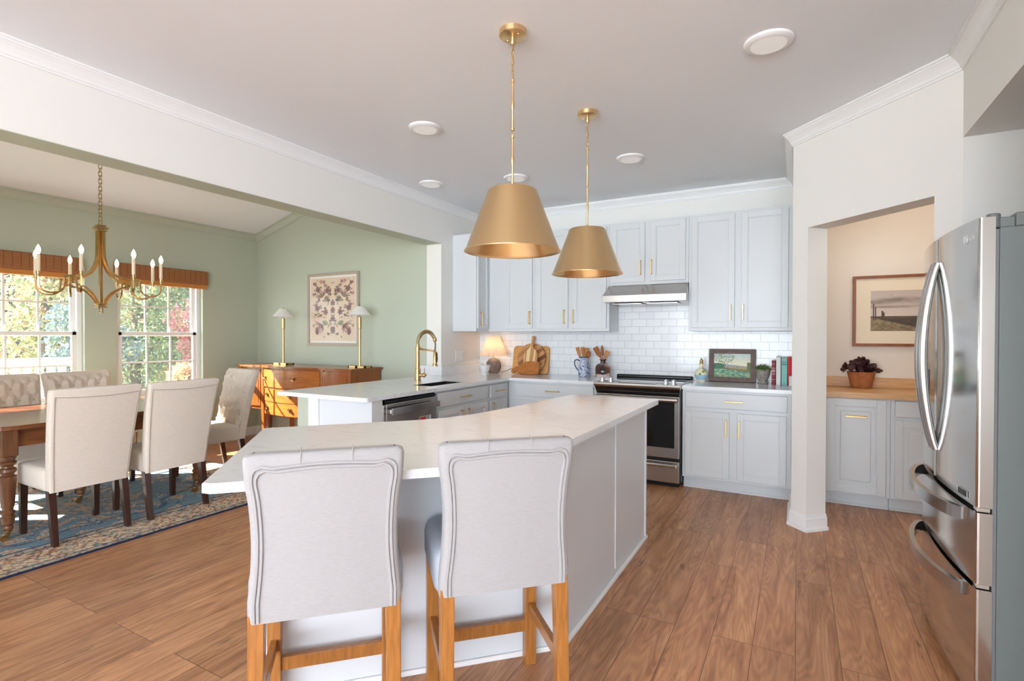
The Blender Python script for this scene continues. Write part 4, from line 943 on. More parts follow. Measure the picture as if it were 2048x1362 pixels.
for x0, x1 in ((SX0 + .03, xa - .035), (xb + .035, SX1 - .03)):
    b = MB(); panel(b, x0, x1, .49, .94, -.004); d = b.build('door', M_SIDE, t)
    b = MB(); y = yf((x0 + x1) / 2) - .0075; pts = [(x0 + .03 + (x1 - x0 - .06) * i / 12, 0, .90 + .02 * sin(pi * i / 12)) for i in range(13)] + [(x1 - .03, 0, .53), (x0 + .03, 0, .53)]
    b.tube([(p[0], yf(p[0]) - .0045, p[2]) for p in pts], .002, 4, closed=True); b.build('inlay', M_TLEG, d)
for x in (SX0 + .025, xa, xb, SX1 - .025):
    for y in (yf(x) + .022, SYB - .035):
        b = MB(); b.hexa([(x - .014, y - .014, 0), (x + .014, y - .014, 0), (x - .014, y + .014, 0), (x + .014, y + .014, 0), (x - .026, y - .026, .5), (x + .026, y - .026, .5), (x - .026, y + .026, .5), (x + .026, y + .026, .5)], .001)
        b.box(x - .0262, y - .0262, .5, x + .0262, y + .0262, SZT - .023); b.build('leg', M_SIDE, t)
# slim brass lamps
def buffet_lamp(label, x, y):
    t = thing('buffet_lamp', label, 'table lamp', (x, y, SZT), 0, 'slim brass sideboard lamps')
    b = MB(); z = SZT
    for (a, c, d, e) in ((-.13, -.055, .13, -.035), (-.13, .035, .13, .055), (-.13, -.055, -.11, .055), (.11, -.055, .13, .055), (-.02, -.055, .02, .055)): b.box(x + a, y + c, z + .0003, x + d, y + e, z + .022, .002)
    b.build('base', M_BRASSD, t)
    b = MB(); b.lathe([(.016, z + .022), (.013, z + .05), (.0135, z + .44), (.020, z + .445), (.0205, z + .57), (.012, z + .575)], (x, y, 0), 18); b.build('stem', M_BRASSD, t)
    b = MB(); b.lathe([(.128, z + .595), (.045, z + .692), (.0435, z + .690), (.1265, z + .593), (.128, z + .595)], (x, y, 0), 32, cap=False); b.build('lamp_shade', M_SHADE, t)
    b = MB(); b.tube([(x, y, z + .57), (x, y, z + .70)], .003, 6); b.ball((x, y, z + .703), .007, 8, 6); b.build('finial', M_BRASSD, t); return t
buffet_lamp('slim brass lamp with a white cone shade on the sunlit end of the sideboard', -5.62, 4.35)
buffet_lamp('slim brass lamp on the shaded sideboard end, overlapping the floral print', -4.33, 4.35)

# framed floral print on the green wall
def framed(name, label, M, w, h, fr, mat_w, m_frame, m_mat, fn, nu, nv, depth=.028, lip=0.0, cat='framed picture', glass=True):
    p = M @ Vector((0, 0, 0)); t = thing(name, label, cat, tuple(p), 0); b = MB(M)
    for (a, c, d, e) in ((0, 0, fr, h), (w - fr, 0, w, h), (fr - .0005, 0, w - fr + .0005, fr), (fr - .0005, h - fr, w - fr + .0005, h)): b.box(a, -depth, c, d, 0, e, .0025)
    if lip:
        for (a, c, d, e) in ((fr * .42, fr * .42, fr * .7, h - fr * .42), (w - fr * .7, fr * .42, w - fr * .42, h - fr * .42), (fr * .42, fr * .42, w - fr * .42, fr * .7), (fr * .42, h - fr * .7, w - fr * .42, h - fr * .42)): b.box(a, -depth - lip, c, d, -depth + .001, e, .002)
    b.build('frame', m_frame, t)
    if mat_w: b = MB(M); b.box(fr - .002, -.012, fr - .002, w - fr + .002, -.006, h - fr + .002); b.build('picture_mat', m_mat, t)
    i = fr + mat_w; colour_grid('picture', colmat(name + '_print', .5, coat=.3 if glass else 0), M @ Matrix.Translation((i, -.0128 if mat_w else -.010, i)), w - 2 * i, h - 2 * i, nu, nv, fn, t); return t
def floral(u, v):
    a = .74; x = (u - .5) * a; y = v - .5; xm = np.abs(x); ym = y; c = np.broadcast_to(rgb(228, 206, 184), u.shape + (3,)).copy(); rs = np.random.RandomState(5)
    dk, pl, gr, rd = rgb(92, 72, 66), rgb(150, 110, 116), rgb(134, 146, 112), rgb(184, 126, 112)
    def petal(px, py, ang, ln, wd, col, op=.85):
        nonlocal c
        dx, dy = xm - px, ym - py; s = dx * cos(ang) + dy * sin(ang); q = -dx * sin(ang) + dy * cos(ang); f = s / ln
        m = (f > 0) & (f < 1) & (np.abs(q) < wd * np.sin(pi * np.clip(f, 0, 1))); c = mix(c, np.broadcast_to(col, c.shape), m * op)
    for (px, py, base) in ((.16, .20, .9), (.17, -.24, -.7)):
        for k in range(9): petal(px, py, base + (k - 4) * .28, .11 + .03 * (k % 3), .008, [rd, dk, pl][k % 3])
        for k in range(4): petal(px - .02, py - .01, base + 2.2 + k * .4, .09, .02, gr)
    for k in range(70):
        px, py = rs.uniform(0, .33), rs.uniform(-.46, .46); a0 = rs.uniform(0, 6.28); col = [dk, pl, gr, rd, dk][k % 5]; sz = rs.uniform(.018, .04)
        for j in range(rs.randint(2, 6)): petal(px, py, a0 + j * 1.2, sz, sz * .28, col, .8)
    for (px, py) in ((0, .1), (0, -.02), (0, -.15), (0, -.34), (.09, .3), (.25, .32), (.26, .02), (.12, -.04), (.26, -.34)):
        r = np.sqrt((xm - px) ** 2 + ((ym - py) * .8) ** 2); th = np.arctan2(ym - py, xm - px); m = (r < .036 + .010 * np.sin(th * 6)); c = mix(c, np.broadcast_to(pl * .9, c.shape), m * .8); c = mix(c, np.broadcast_to(dk, c.shape), ((r < .014) | (np.abs(r - .03) < .003)) * .7)
    return c * (.96 + .05 * fbm(u, v, 20, 9))[..., None]
framed('framed_print', 'mirrored floral print in a greige frame on the green wall above the sideboard', T(-5.48, YA - .0005, 1.222), .885, .898, .034, .022, M_FRGR, M_MATB, floral, 150, 180)

# ================================================================ pendants and ceiling lights
def pendant(label, x, y):
    t = thing('pendant_lamp', label, 'pendant lamp', (x, y, 1.745), 0, 'brass cone pendants'); zt, zb = 2.04, 1.748
    b = MB(); b.lathe([(.065, ZC - .0005), (.065, ZC - .024), (.060, ZC - .028), (.010, ZC - .030), (.010, ZC - .052), (.014, ZC - .054), (.012, ZC - .066), (.004, ZC - .07)], (x, y, 0), 32)
    for s in (-1, 1): b.ball((x + s * .036, y - s * .014, ZC - .030), .004, 8, 6)
    b.build('canopy', M_BRASS, t)
    def links(z0, z1, w):
        b = MB(); z = z0; k = 0; h = w * 1.9
        while z > z1 + h * .3:
            b.tube([(x + (w * .55 * cos(a) if k % 2 else 0), y + (0 if k % 2 else w * .55 * cos(a)), z - h / 2 + h / 2 * sin(a)) for a in [2 * pi * i / 12 for i in range(12)]], .0017, 6, closed=True); z -= h * .80; k += 1
        return b
    rodz = 2.555; b = links(ZC - .062, rodz - .002, .016); b.build('chain', M_BRASS, t)
    b = MB(); b.tube([(x + .004 * sin(i * 1.7), y + .004 * cos(i * 1.3), ZC - .06 - (ZC - .06 - rodz) * i / 10) for i in range(11)], .0022, 6); b.build('cord', M_GOLD, t)
    for (za, zc2) in ((rodz, 2.325), (2.292, 2.068)):
        m = (za + zc2) / 2; b = MB(); b.lathe([(.003, za + .006), (.009, za + .004), (.009, za - .008), (.0058, za - .010), (.0058, m + .02), (.0085, m + .012), (.0085, m - .012), (.0058, m - .02), (.0058, zc2 + .010), (.009, zc2 + .008), (.009, zc2 - .004), (.003, zc2 - .006)], (x, y, 0), 14); b.build('rod', M_BRASS, t)
    b = links(2.322, 2.296, .009); b.build('link', M_BRASS, t)
    b = MB(); b.lathe([(.004, 2.064), (.010, 2.060), (.010, 2.050), (.020, zt + .004), (.020, zt)], (x, y, 0), 16); b.build('socket', M_BRASS, t)
    b = MB(); pr = [(.019, zt + .001), (.110, zt - .0005), (.116, zt - .006), (.222, zb + .010), (.229, zb + .004), (.2295, zb)]
    b.lathe(pr + [(.226, zb + .001), (.217, zb + .012), (.111, zt - .009), (.019, zt - .004)], (x, y, 0), 64, cap=False); b.build('lamp_shade', M_BRASS, t)
    b = MB(); b.lathe([(.016, zt - .004), (.016, zt - .06), (.012, zt - .062)], (x, y, 0), 12); b.build('bulb_holder', M_BRASS, t)
    b = MB(); b.lathe([(.012, zt - .06), (.020, zt - .08), (.028, zt - .11), (.022, zt - .135), (.001, zt - .145)], (x, y, 0), 14, cap=False); b.build('bulb', M_BULBP, t)
    return t
pendant('large brass cone pendant nearer the bar stools, over the island bend', -1.190, 2.181)
pendant('brass cone pendant farther along the island, in front of the range hood cabinet', -1.197, 3.202)
for x, y, lab in ((-.134, 2.853, 'round white ceiling light near the pantry crown moulding'), (-2.273, 2.899, 'round white ceiling light in the bright patch between header and pendant'), (-1.194, 4.178, 'round white ceiling light between the second pendant and the pantry wall'), (-3.055, 3.988, 'round white ceiling light close to the header crown moulding'), (-2.257, 4.202, 'round white ceiling light behind the rod of the nearer pendant')):
    t = thing('ceiling_light', lab, 'ceiling light', (x, y, ZC - .018), 0, 'round recessed ceiling lights')
    b = MB(); b.lathe([(.112, ZC - .0005), (.110, ZC - .010), (.100, ZC - .018), (.082, ZC - .019), (.080, ZC - .017)], (x, y, 0), 40, cap=False); b.build('trim_ring', M_WHITE, t)
    b = MB(); b.lathe([(.081, ZC - .0185), (.001, ZC - .019)], (x, y, 0), 40, cap=False); b.build('diffuser', M_DISC, t)
# switch plate on the short white wall
t = thing('light_switch', 'white three-gang light switch on the short wall beside the pleated lamp', 'light switch', (XL, 4.965, 1.12))
b = MB(); b.box(XL + .0003, 4.885, 1.058, XL + .006, 5.047, 1.180, .002); b.build('plate', M_WHITE, t)
for k in range(3): b = MB(); yy = 4.92 + k * .046; b.box(XL + .005, yy - .016, 1.086, XL + .009, yy + .016, 1.152, .002); b.build('rocker', M_TRIM, t)
# ================================================================ things on the worktops
WT = .9143
# pleated lamp
x, y = -3.115, 5.255
t = thing('pleated_lamp', 'small lit table lamp with a pleated shade and round stone base in the worktop corner', 'table lamp', (x, y, WT))
b = MB(); b.lathe([(.055, WT), (.078, WT + .02), (.095, WT + .075), (.088, WT + .125), (.06, WT + .16), (.03, WT + .174), (.012, WT + .176)], (x, y, 0), 28, sq=(1, .75)); b.build('base', M_STONE, t)
b = MB(); b.lathe([(.008, WT + .175), (.008, WT + .24)], (x, y, 0), 10); b.build('stem', M_BRASSD, t)
b = MB(); zs0, zs1 = WT + .205, WT + .425; n = 120; A, B = [], []
for i in range(n):
    a = 2 * pi * i / n; q = 1 + (.018 if i % 2 else -.018); A.append(b.v((x + .165 * q * cos(a), y + .160 * q * sin(a), zs0))); B.append(b.v((x + .074 * q * cos(a), y + .074 * q * sin(a), zs1)))
for i in range(n): b.face([A[i], A[(i + 1) % n], B[(i + 1) % n], B[i]])
b.build('lamp_shade', M_PLEAT, t)
b = MB(); b.ball((x, y, WT + .30), .028, 14, 8); b.build('bulb', mat('lamp_bulb', (1, .8, .55, 1), .4, emit=(1, .66, .36, 1), estr=17), t)
b = MB(); b.tube([(x + .08, y + .03, WT + .012), (x + .15, y + .06, WT + .03), (x + .22, YB - .012, WT + .08)], .003, 6); b.build('cord', M_DKLEG, t)
# mortar and pestle
x, y = -3.0, 4.86
b = MB(); b.lathe([(.044, WT), (.046, WT + .010), (.034, WT + .026), (.034, WT + .034), (.054, WT + .055), (.064, WT + .09), (.066, WT + .115), (.060, WT + .116), (.052, WT + .08), (.02, WT + .05), (.001, WT + .047)], (x, y, 0), 28); o = b.build('mortar', M_MARBLE); tag(o, 'white marble mortar standing in front of the pleated lamp', 'mortar')
b = MB(); b.tube([(x + .02, y - .005, WT + .062), (x - .01, y, WT + .095), (x - .05, y + .002, WT + .145), (x - .066, y + .002, WT + .162)], [.016, .013, .011, .014], 12); o = b.build('pestle', M_MARBLE); tag(o, 'white marble pestle leaning in the mortar', 'pestle')
# boards leaning on the tile: local frame x right, z up the board, leaning back about its lower edge
def lean(x, y, tilt, rz=0): return T(x, y, WT + .003, rz) @ Matrix.Rotation(-tilt, 4, 'X')
def boardpoly(name, label, M, P, th, m, cat='cutting board', extra=None):
    b = MB(M @ Matrix.Rotation(pi / 2, 4, 'X')); b.prism(P, -th / 2, th / 2, .003)
    o = b.build(name, m); return tag(o, label, cat)
def rr(w, h, r): return arc(w / 2 - r, r, r, -90, 0) + arc(w / 2 - r, h - r, r, 0, 90) + arc(-w / 2 + r, h - r, r, 90, 180) + arc(-w / 2 + r, r, r, 180, 270)
boardpoly('cutting_board', 'pale rectangular maple cutting board leaning at the back of the board group', lean(-2.685, 5.345, .17), rr(.455, .318, .04), .022, M_WBOARD)
def stripemat(name, cols, ang, w):
    m = mat(name, S(*cols[0]), .4); b = m.node_tree.nodes['Principled BSDF']; tc = N(m, 'ShaderNodeTexCoord'); mp = N(m, 'ShaderNodeMapping'); mp.inputs['Rotation'].default_value = (0, ang, 0); L(m, tc.outputs['Object'], mp.inputs[0])
    sp = N(m, 'ShaderNodeSeparateXYZ'); L(m, mp.outputs[0], sp.inputs[0]); dv = N(m, 'ShaderNodeMath', operation='DIVIDE'); dv.inputs[1].default_value = w; L(m, sp.outputs['Z'], dv.inputs[0]); fl = N(m, 'ShaderNodeMath', operation='FLOOR'); L(m, dv.outputs[0], fl.inputs[0])
    wn = N(m, 'ShaderNodeTexWhiteNoise', noise_dimensions='1D'); L(m, fl.outputs[0], wn.inputs[1]); r = N(m, 'ShaderNodeValToRGB'); r.color_ramp.interpolation = 'CONSTANT'; e = r.color_ramp.elements
    e[0].color = S(*cols[0]); e[1].position = 1 / len(cols); e[1].color = S(*cols[1])
    for i in range(2, len(cols)): q = e.new(i / len(cols)); q.color = S(*cols[i])
    nz = N(m, 'ShaderNodeTexNoise'); nz.inputs['Scale'].default_value = 60; L(m, mp.outputs[0], nz.inputs[0]); mr = N(m, 'ShaderNodeMapRange'); mr.inputs[3].default_value = .8; mr.inputs[4].default_value = 1.15; L(m, nz.outputs[0], mr.inputs[0])
    sc = N(m, 'ShaderNodeVectorMath', operation='SCALE'); L(m, wn.outputs[0], r.inputs[0]); L(m, r.outputs[0], sc.inputs[0]); L(m, mr.outputs[0], sc.inputs[3]); L(m, sc.outputs[0], b.inputs['Base Color']); return m
M_STR1 = stripemat('striped_acacia', [(176, 120, 70), (104, 62, 34), (196, 142, 90), (150, 98, 66), (206, 160, 104)], .55, .043)
M_STR2 = stripemat('striped_paddle_wood', [(196, 140, 90), (232, 206, 150), (180, 110, 80), (204, 150, 98)], pi / 2 - .05, .022)
boardpoly('round_board', 'round striped acacia board with diagonal dark bands among the boards', lean(-2.655, 5.30, .15), [(.174 * cos(2 * pi * i / 48), .175 + .174 * sin(2 * pi * i / 48)) for i in range(48)], .020, M_STR1)
pad = [(-.082, 0), (.082, 0), (.084, .20), (.078, .245), (.055, .268), (.03, .285), (.014, .31), (.013, .37), (.020, .40), (.022, .42), (.012, .432), (-.012, .432), (-.022, .42), (-.020, .40), (-.013, .37), (-.014, .31), (-.03, .285), (-.055, .268), (-.078, .245), (-.084, .20)]
boardpoly('paddle_board', 'striped wooden paddle board with a tall handle among the boards', Matrix.Translation((0, 0, .005)) @ lean(-2.655, 5.258, .17) @ Matrix.Rotation(.05, 4, 'Y'), pad, .02, M_STR2)
cv = [(-.075, 0), (.128, 0), (.140, .02), (.143, .115), (.128, .132), (.02, .136), (-.035, .126), (-.085, .085), (-.14, .066), (-.172, .052), (-.182, .03), (-.172, .012), (-.155, .006), (-.140, .018), (-.125, .03), (-.095, .022)]
cv = [(a * 1.07, c * 1.1) for a, c in cv]
boardpoly('serving_board', 'carved amber-coloured wooden serving board lying sideways at the front of the boards', lean(-2.66, 5.205, .2), cv, .022, M_OLIVE)
# blue and white jug
M_BW = mat('blue_white_glaze', S(226, 230, 236), .2)
bb = M_BW.node_tree.nodes['Principled BSDF']; tc = N(M_BW, 'ShaderNodeTexCoord'); vo = N(M_BW, 'ShaderNodeTexVoronoi', feature='DISTANCE_TO_EDGE'); vo.inputs['Scale'].default_value = 32
ns = N(M_BW, 'ShaderNodeTexNoise'); ns.inputs['Scale'].default_value = 18; mxv = N(M_BW, 'ShaderNodeMix', data_type='VECTOR'); mxv.inputs[0].default_value = .12; L(M_BW, tc.outputs['Object'], ns.inputs[0]); L(M_BW, tc.outputs['Object'], mxv.inputs[4]); L(M_BW, ns.outputs[1], mxv.inputs[5]); L(M_BW, mxv.outputs[1], vo.inputs[0])
rp = N(M_BW, 'ShaderNodeValToRGB'); e = rp.color_ramp.elements; e[0].position = .10; e[0].color = S(222, 228, 236); e[1].position = .24; e[1].color = S(58, 84, 134); q = e.new(.04); q.color = S(84, 108, 150); q = e.new(.055); q.color = S(226, 230, 236); L(M_BW, vo.outputs[0], rp.inputs[0]); L(M_BW, rp.outputs[0], bb.inputs['Base Color'])
M_BLUE = mat('cobalt_glaze', S(48, 66, 112), .2)
x, y = -2.0, 5.27
t = thing('jug', 'blue and white patterned jug holding wooden utensils beside the amber bottle', 'jug', (x, y, WT))
pr = [(.050, 0), (.060, .004), (.060, .03), (.066, .06), (.064, .09), (.054, .13), (.046, .155), (.046, .175), (.054, .205), (.056, .208), (.050, .206), (.042, .178), (.042, .15), (.055, .06), (.05, .012), (.001, .010)]
b = MB(); b.lathe([(r, WT + z) for r, z in pr], (x, y, 0), 32); b.build('body', M_BW, t)
b = MB(); b.lathe([(.0545, WT + .203), (.0572, WT + .208), (.0545, WT + .212), (.050, WT + .207)], (x, y, 0), 28, cap=False)
b.build('rim_band', M_BLUE, t)
b = MB(); b.tube([(x - .045, y - .012, WT + .165)] + bez([(x - .06, y - .02, WT + .18), (x - .125, y - .04, WT + .19), (x - .09, y - .03, WT + .10), (x - .064, y - .02, WT + .07)]), .006, 8); b.build('handle', M_BLUE, t)
def spatula(label, base, tip, w, ln, m, kind='spatula', rot=0.0, g=None, shape='flat'):
    base, tip = Vector(base), Vector(tip); ax = (tip - base).normalized(); sd = Vector((cos(rot), sin(rot), 0)); sd = (sd - ax * sd.dot(ax)).normalized(); nn = ax.cross(sd); b = MB()
    hb = tip - ax * ln; b.tube([base, hb], [.0045, .006], 8)
    M = Matrix(((sd.x, nn.x, ax.x, hb.x), (sd.y, nn.y, ax.y, hb.y), (sd.z, nn.z, ax.z, hb.z), (0, 0, 0, 1)))
    if shape == 'spoon':
        b.M = M; b.ball((0, 0, ln * .52), ln * .5, 16, 10, sx=w / ln, sy=.22, sz=1)
    else:
        b.M = M @ Matrix.Rotation(-pi / 2, 4, 'X') @ Matrix.Scale(-1, 4, (0, 1, 0)); b.prism([(-.006, -.004), (-w * .42, ln * .35), (-w / 2, ln * .75), (-w * .46, ln), (w * .46, ln * .97), (w / 2, ln * .7), (w * .40, ln * .3), (.006, -.004)], -.003, .003)
    o = b.build(kind, m); return tag(o, label, kind.replace('_', ' '), g)
zj = WT + .03
spatula('square-ended wooden spatula leaning outermost in the blue jug, on its handle side', (x + .01, y, zj), (x - .083, y + .01, WT + .315), .042, .12, M_UTEN)
spatula('wooden spatula standing upright in the middle of the blue jug', (x, y + .02, zj), (x - .032, y + .035, WT + .318), .036, .12, M_UTEN)
spatula('broad wooden turner in the blue jug, just behind the round spoon', (x - .01, y + .02, zj), (x + .012, y + .045, WT + .308), .058, .12, M_UTEN, kind='turner')
spatula('round dark wooden spoon leaning out of the blue jug towards the amber bottle', (x - .02, y - .01, zj), (x + .066, y - .018, WT + .270), .052, .075, M_UTEND, kind='wooden_spoon', shape='spoon')
# amber bottle vase
M_AMB = mat('amber_brown_glass', S(158, 84, 36), .06, trans=.35, ior=1.5, var=.6, vscale=9, col2=S(72, 50, 44)); x, y = -1.79, 5.27
t = thing('amber_bottle', 'square amber-brown glass bottle with a round dimple holding utensils beside the range', 'bottle', (x, y, WT), 0); MV = T(x, y, WT, radians(12))
b = MB(MV @ Matrix.Rotation(pi / 2, 4, 'X')); P = [(-.072, 0), (.072, 0), (.074, .10)] + arc(.024, .10, .05, 0, 75, 6) + [(.03, .150), (-.03, .150)] + arc(-.024, .10, .05, 105, 180, 6) + [(-.074, .10)]
b.prism(P, -.042, .042, .008); b.build('body', M_AMB, t)
b = MB(MV); b.lathe([(.030, .148), (.026, .165), (.028, .178), (.040, .186), (.040, .192), (.030, .192), (.022, .18), (.020, .152)], (0, 0, 0), 24, cap=False); b.build('neck', M_AMB, t)
b = MB(MV); b.lathe([(.038, -.0505), (.034, -.054), (.028, -.050), (.014, -.046), (.001, -.0455)], (.002, 0, .070), 28, ax='y', cap=False); b.build('dimple', mat('dark_smoked_glass', S(52, 46, 50), .06, coat=.5), t)
zj = WT + .155
spatula('wide dark wooden turner fanned out of the amber bottle towards the jug', (x + .005, y, zj), (x - .088, y, WT + .318), .060, .13, M_UTEND, kind='turner')
spatula('narrow dark wooden spoon standing tallest in the amber bottle', (x, y + .006, zj), (x - .018, y + .02, WT + .335), .030, .12, M_UTEND, kind='wooden_spoon', shape='spoon')
spatula('short pale wooden spatula in the amber bottle on the side of the range', (x + .004, y - .004, zj), (x + .052, y, WT + .280), .050, .085, M_UTEN)
# floral bottle with stopper
x, y = -.812, 5.295
t = thing('perfume_bottle', 'cream and blue painted bottle with a gilt stopper beside the framed painting', 'bottle', (x, y, WT))
b = MB(); b.lathe([(.034, WT), (.040, WT + .008), (.040, WT + .016)], (x, y, 0), 24); b.build('foot', mat('cream_glaze', S(240, 232, 204), .2), t)
b = MB(); b.lathe([(.040, WT + .016), (.058, WT + .040), (.062, WT + .055), (.062, WT + .064)], (x, y, 0), 28); b.build('lower_band', mat('pale_blue_glaze', S(166, 200, 216), .2), t)
M_FLW = mat('floral_enamel', S(236, 230, 200), .25); bb = M_FLW.node_tree.nodes['Principled BSDF']; tc = N(M_FLW, 'ShaderNodeTexCoord'); vo = N(M_FLW, 'ShaderNodeTexVoronoi'); vo.inputs['Scale'].default_value = 44; L(M_FLW, tc.outputs['Object'], vo.inputs[0]); rp = N(M_FLW, 'ShaderNodeValToRGB'); rp.color_ramp.interpolation = 'CONSTANT'; e = rp.color_ramp.elements
e[0].color = S(236, 230, 200); e[1].position = .45; e[1].color = S(150, 190, 140)
for p_, c_ in ((.62, (236, 230, 200)), (.72, (214, 120, 96)), (.82, (232, 224, 190)), (.9, (120, 150, 100))): q = e.new(p_); q.color = S(*c_)
sc = N(M_FLW, 'ShaderNodeSeparateColor'); L(M_FLW, vo.outputs['Color'], sc.inputs[0]); L(M_FLW, sc.outputs[0], rp.inputs[0]); L(M_FLW, rp.outputs[0], bb.inputs['Base Color'])
b = MB(); b.lathe([(.062, WT + .064), (.058, WT + .085), (.044, WT + .11), (.026, WT + .125), (.018, WT + .130)], (x, y, 0), 28); b.build('upper_band', M_FLW, t)
b = MB(); b.lathe([(.016, WT + .128), (.014, WT + .165), (.019, WT + .168)], (x, y, 0), 18); b.build('neck', mat('ivory_glaze', S(238, 228, 186), .25), t)
b = MB(); b.lathe([(.020, WT + .168), (.020, WT + .174), (.010, WT + .178), (.016, WT + .192), (.013, WT + .206), (.006, WT + .215), (.006, WT + .222), (.001, WT + .228)], (x, y, 0), 16); b.build('stopper', M_GOLD, t)
# painting
def landscape(u, v):
    c = np.zeros(u.shape + (3,)); n = fbm(u, v, 14, 40); n2 = fbm(u, v, 40, 44)
    sky = mix(np.broadcast_to(rgb(234, 226, 196), c.shape), np.broadcast_to(rgb(196, 212, 206), c.shape), np.clip((v - .62) * 3, 0, 1)); c = sky
    hill = .60 - .14 * u + .02 * (n - .5); c = np.where((v < hill)[..., None], rgb(154, 158, 196), c)
    f1 = .50 - .05 * u + .03 * (n - .5); c = np.where((v < f1)[..., None], mix(np.broadcast_to(rgb(146, 134, 88), c.shape), np.broadcast_to(rgb(190, 180, 110), c.shape), n2), c)
    f2 = .44 - .12 * u + .05 * (n2 - .5); c = np.where((v < f2)[..., None], mix(np.broadcast_to(rgb(110, 96, 70), c.shape), np.broadcast_to(rgb(150, 130, 96), c.shape), n2), c)
    f3 = .38 - .16 * u + .03 * (n - .5); n4 = fbm(u * .5, v, 34, 51, 3); c = np.where((v < f3)[..., None], mix(np.broadcast_to(rgb(52, 118, 96), c.shape), np.broadcast_to(rgb(176, 206, 160), c.shape), np.clip(n4 * 2.2 - .6, 0, 1)), c); c = np.where(((v < .12) & (n4 > .55))[..., None], rgb(176, 158, 104), c)
    c = np.where((((u - .12) / .16) ** 2 + ((v - .47) / .12) ** 2 < .6 + n2)[..., None], mix(np.broadcast_to(rgb(38, 84, 74), c.shape), np.broadcast_to(rgb(86, 140, 90), c.shape), n2), c)
    c = np.where(((u > .9) & (v < .55 + .2 * n2) & (v > .22))[..., None], rgb(96, 116, 66), c)
    for (x0, y0, x1, y1, w) in ((.27, .18, .29, .62, .008), (.29, .45, .42, .68, .006), (.42, .68, .55, .60, .005), (.28, .5, .20, .72, .006), (.29, .55, .34, .80, .005)):
        t_ = np.clip(((u - x0) * (x1 - x0) + (v - y0) * (y1 - y0)) / ((x1 - x0) ** 2 + (y1 - y0) ** 2), 0, 1); d = np.hypot(u - x0 - t_ * (x1 - x0), v - y0 - t_ * (y1 - y0)); c = np.where((d < w)[..., None], rgb(84, 84, 64), c)
    lf = (((u - .28) / .30) ** 2 + ((v - .84) / .22) ** 2 < 1) & (n2 > .56); c = np.where(lf[..., None], rgb(110, 132, 100), c)
    return c * (.93 + .12 * n2)[..., None]
framed('framed_painting', 'small green landscape painting in a dark wood frame leaning on the tile', T(-.752, 5.362, WT + .0005, 0) @ Matrix.Rotation(-.11, 4, 'X'), .412, .312, .044, 0, M_FRDK, None, landscape, 120, 90, depth=.03, lip=.006, cat='painting', glass=False)
# succulent
x, y = -.278, 5.28
t = thing('succulent_pot', 'green succulent in a small grey concrete urn beside the books', 'potted plant', (x, y, WT))
b = MB(); b.lathe([(.042, WT), (.044, WT + .010), (.034, WT + .024), (.036, WT + .032), (.052, WT + .06), (.060, WT + .10), (.062, WT + .118), (.064, WT + .126), (.064, WT + .134), (.060, WT + .134), (.056, WT + .118), (.001, WT + .116)], (x, y, 0), 28); b.build('urn', M_CONC, t)
M_SUC = mat('succulent_green', S(96, 124, 62), .5, var=.4, vscale=40); b = MB(); rs = random.Random(3)
for k in range(46):
    a = k * 2.4; r = .045 * sqrt(k / 46); lnn = .032 + .014 * rs.random(); tl = .5 + .9 * (r / .052)
    p0 = Vector((x + r * cos(a), y + r * sin(a), WT + .122 + .028 * (1 - r / .052))); dr = Vector((cos(a) * sin(tl), sin(a) * sin(tl), cos(tl))); b.tube([p0, p0 + dr * lnn * .5, p0 + dr * lnn], [.005, .009, .001], 6)
b.build('leaves', M_SUC, t)
# books
M_PAPER = mat('book_paper', S(236, 230, 218), .8)
def book(label, x0, x1, h, dep, col, yfr=5.235, tilt=0):
    t = thing('book', label, 'book', ((x0 + x1) / 2, yfr, WT), 0, 'books beside the pantry pillar'); c = mat('book_cloth', col, .6)
    b = MB(); b.box(x0, yfr, WT + .0003, x1, yfr + .006, WT + h, .002); b.box(x0, yfr + .003, WT + .0003, x0 + .0025, yfr + dep, WT + h); b.box(x1 - .0025, yfr + .003, WT + .0003, x1, yfr + dep, WT + h); b.build('cover', c, t)
    b = MB(); b.box(x0 + .0024, yfr + .006, WT + .004, x1 - .0024, yfr + dep - .005, WT + h - .004); b.build('pages', M_PAPER, t); return t
bk = book('short dark red book with gilt spine bands, next to the succulent', -.203, -.173, .215, .16, S(140, 36, 52))
b = MB()
for z, hh in ((.184, .003), (.150, .003), (.145, .0025), (.132, .004), (.122, .006), (.112, .004), (.098, .0025), (.092, .002), (.046, .003)): b.box(-.2025, 5.2342, WT + z, -.1735, 5.2351, WT + z + hh)
b.build('spine_bands', mat('pale_gilt', S(226, 186, 172), .5), bk)
book('tall plain white book between the dark red and teal books', -.167, -.130, .252, .175, S(232, 232, 226))
bk = book('teal cookbook with dark lettering on its spine', -.1235, -.080, .245, .175, S(146, 204, 196)); M_INK = mat('dark_teal_ink', S(24, 70, 92), .6); MT = lambda z: Matrix.Translation((-.1018, 5.2338, WT + z)) @ Matrix.Rotation(pi / 2, 4, 'X')
text('Joy', 'spine_title', .026, MT(.206), M_INK, bk)
b = MB(); b.box(-.1205, 5.2339, WT + .181, -.0835, 5.2351, WT + .187); b.build('spine_rule', M_INK, bk)
text('of Cooking', 'spine_subtitle', .0072, MT(.171), M_INK, bk)
b = MB(); b.lathe([(.001, 5.2339), (.0035, 5.2339), (.0035, 5.2351)], (-.1018, 0, WT + .018), 12, ax='y'); b.build('spine_mark', M_INK, bk)
book('bright red book at the end of the row against the pillar', -.074, -.046, .252, .175, S(214, 30, 38))
b = MB(); b.box(-.064, 5.16, WT + .0003, -.040, 5.23, WT + .088, .001); o = b.build('notebook', mat('white_card', S(238, 238, 238), .6)); tag(o, 'small white notebook standing in front of the bright red book', 'notebook', 'books beside the pantry pillar')

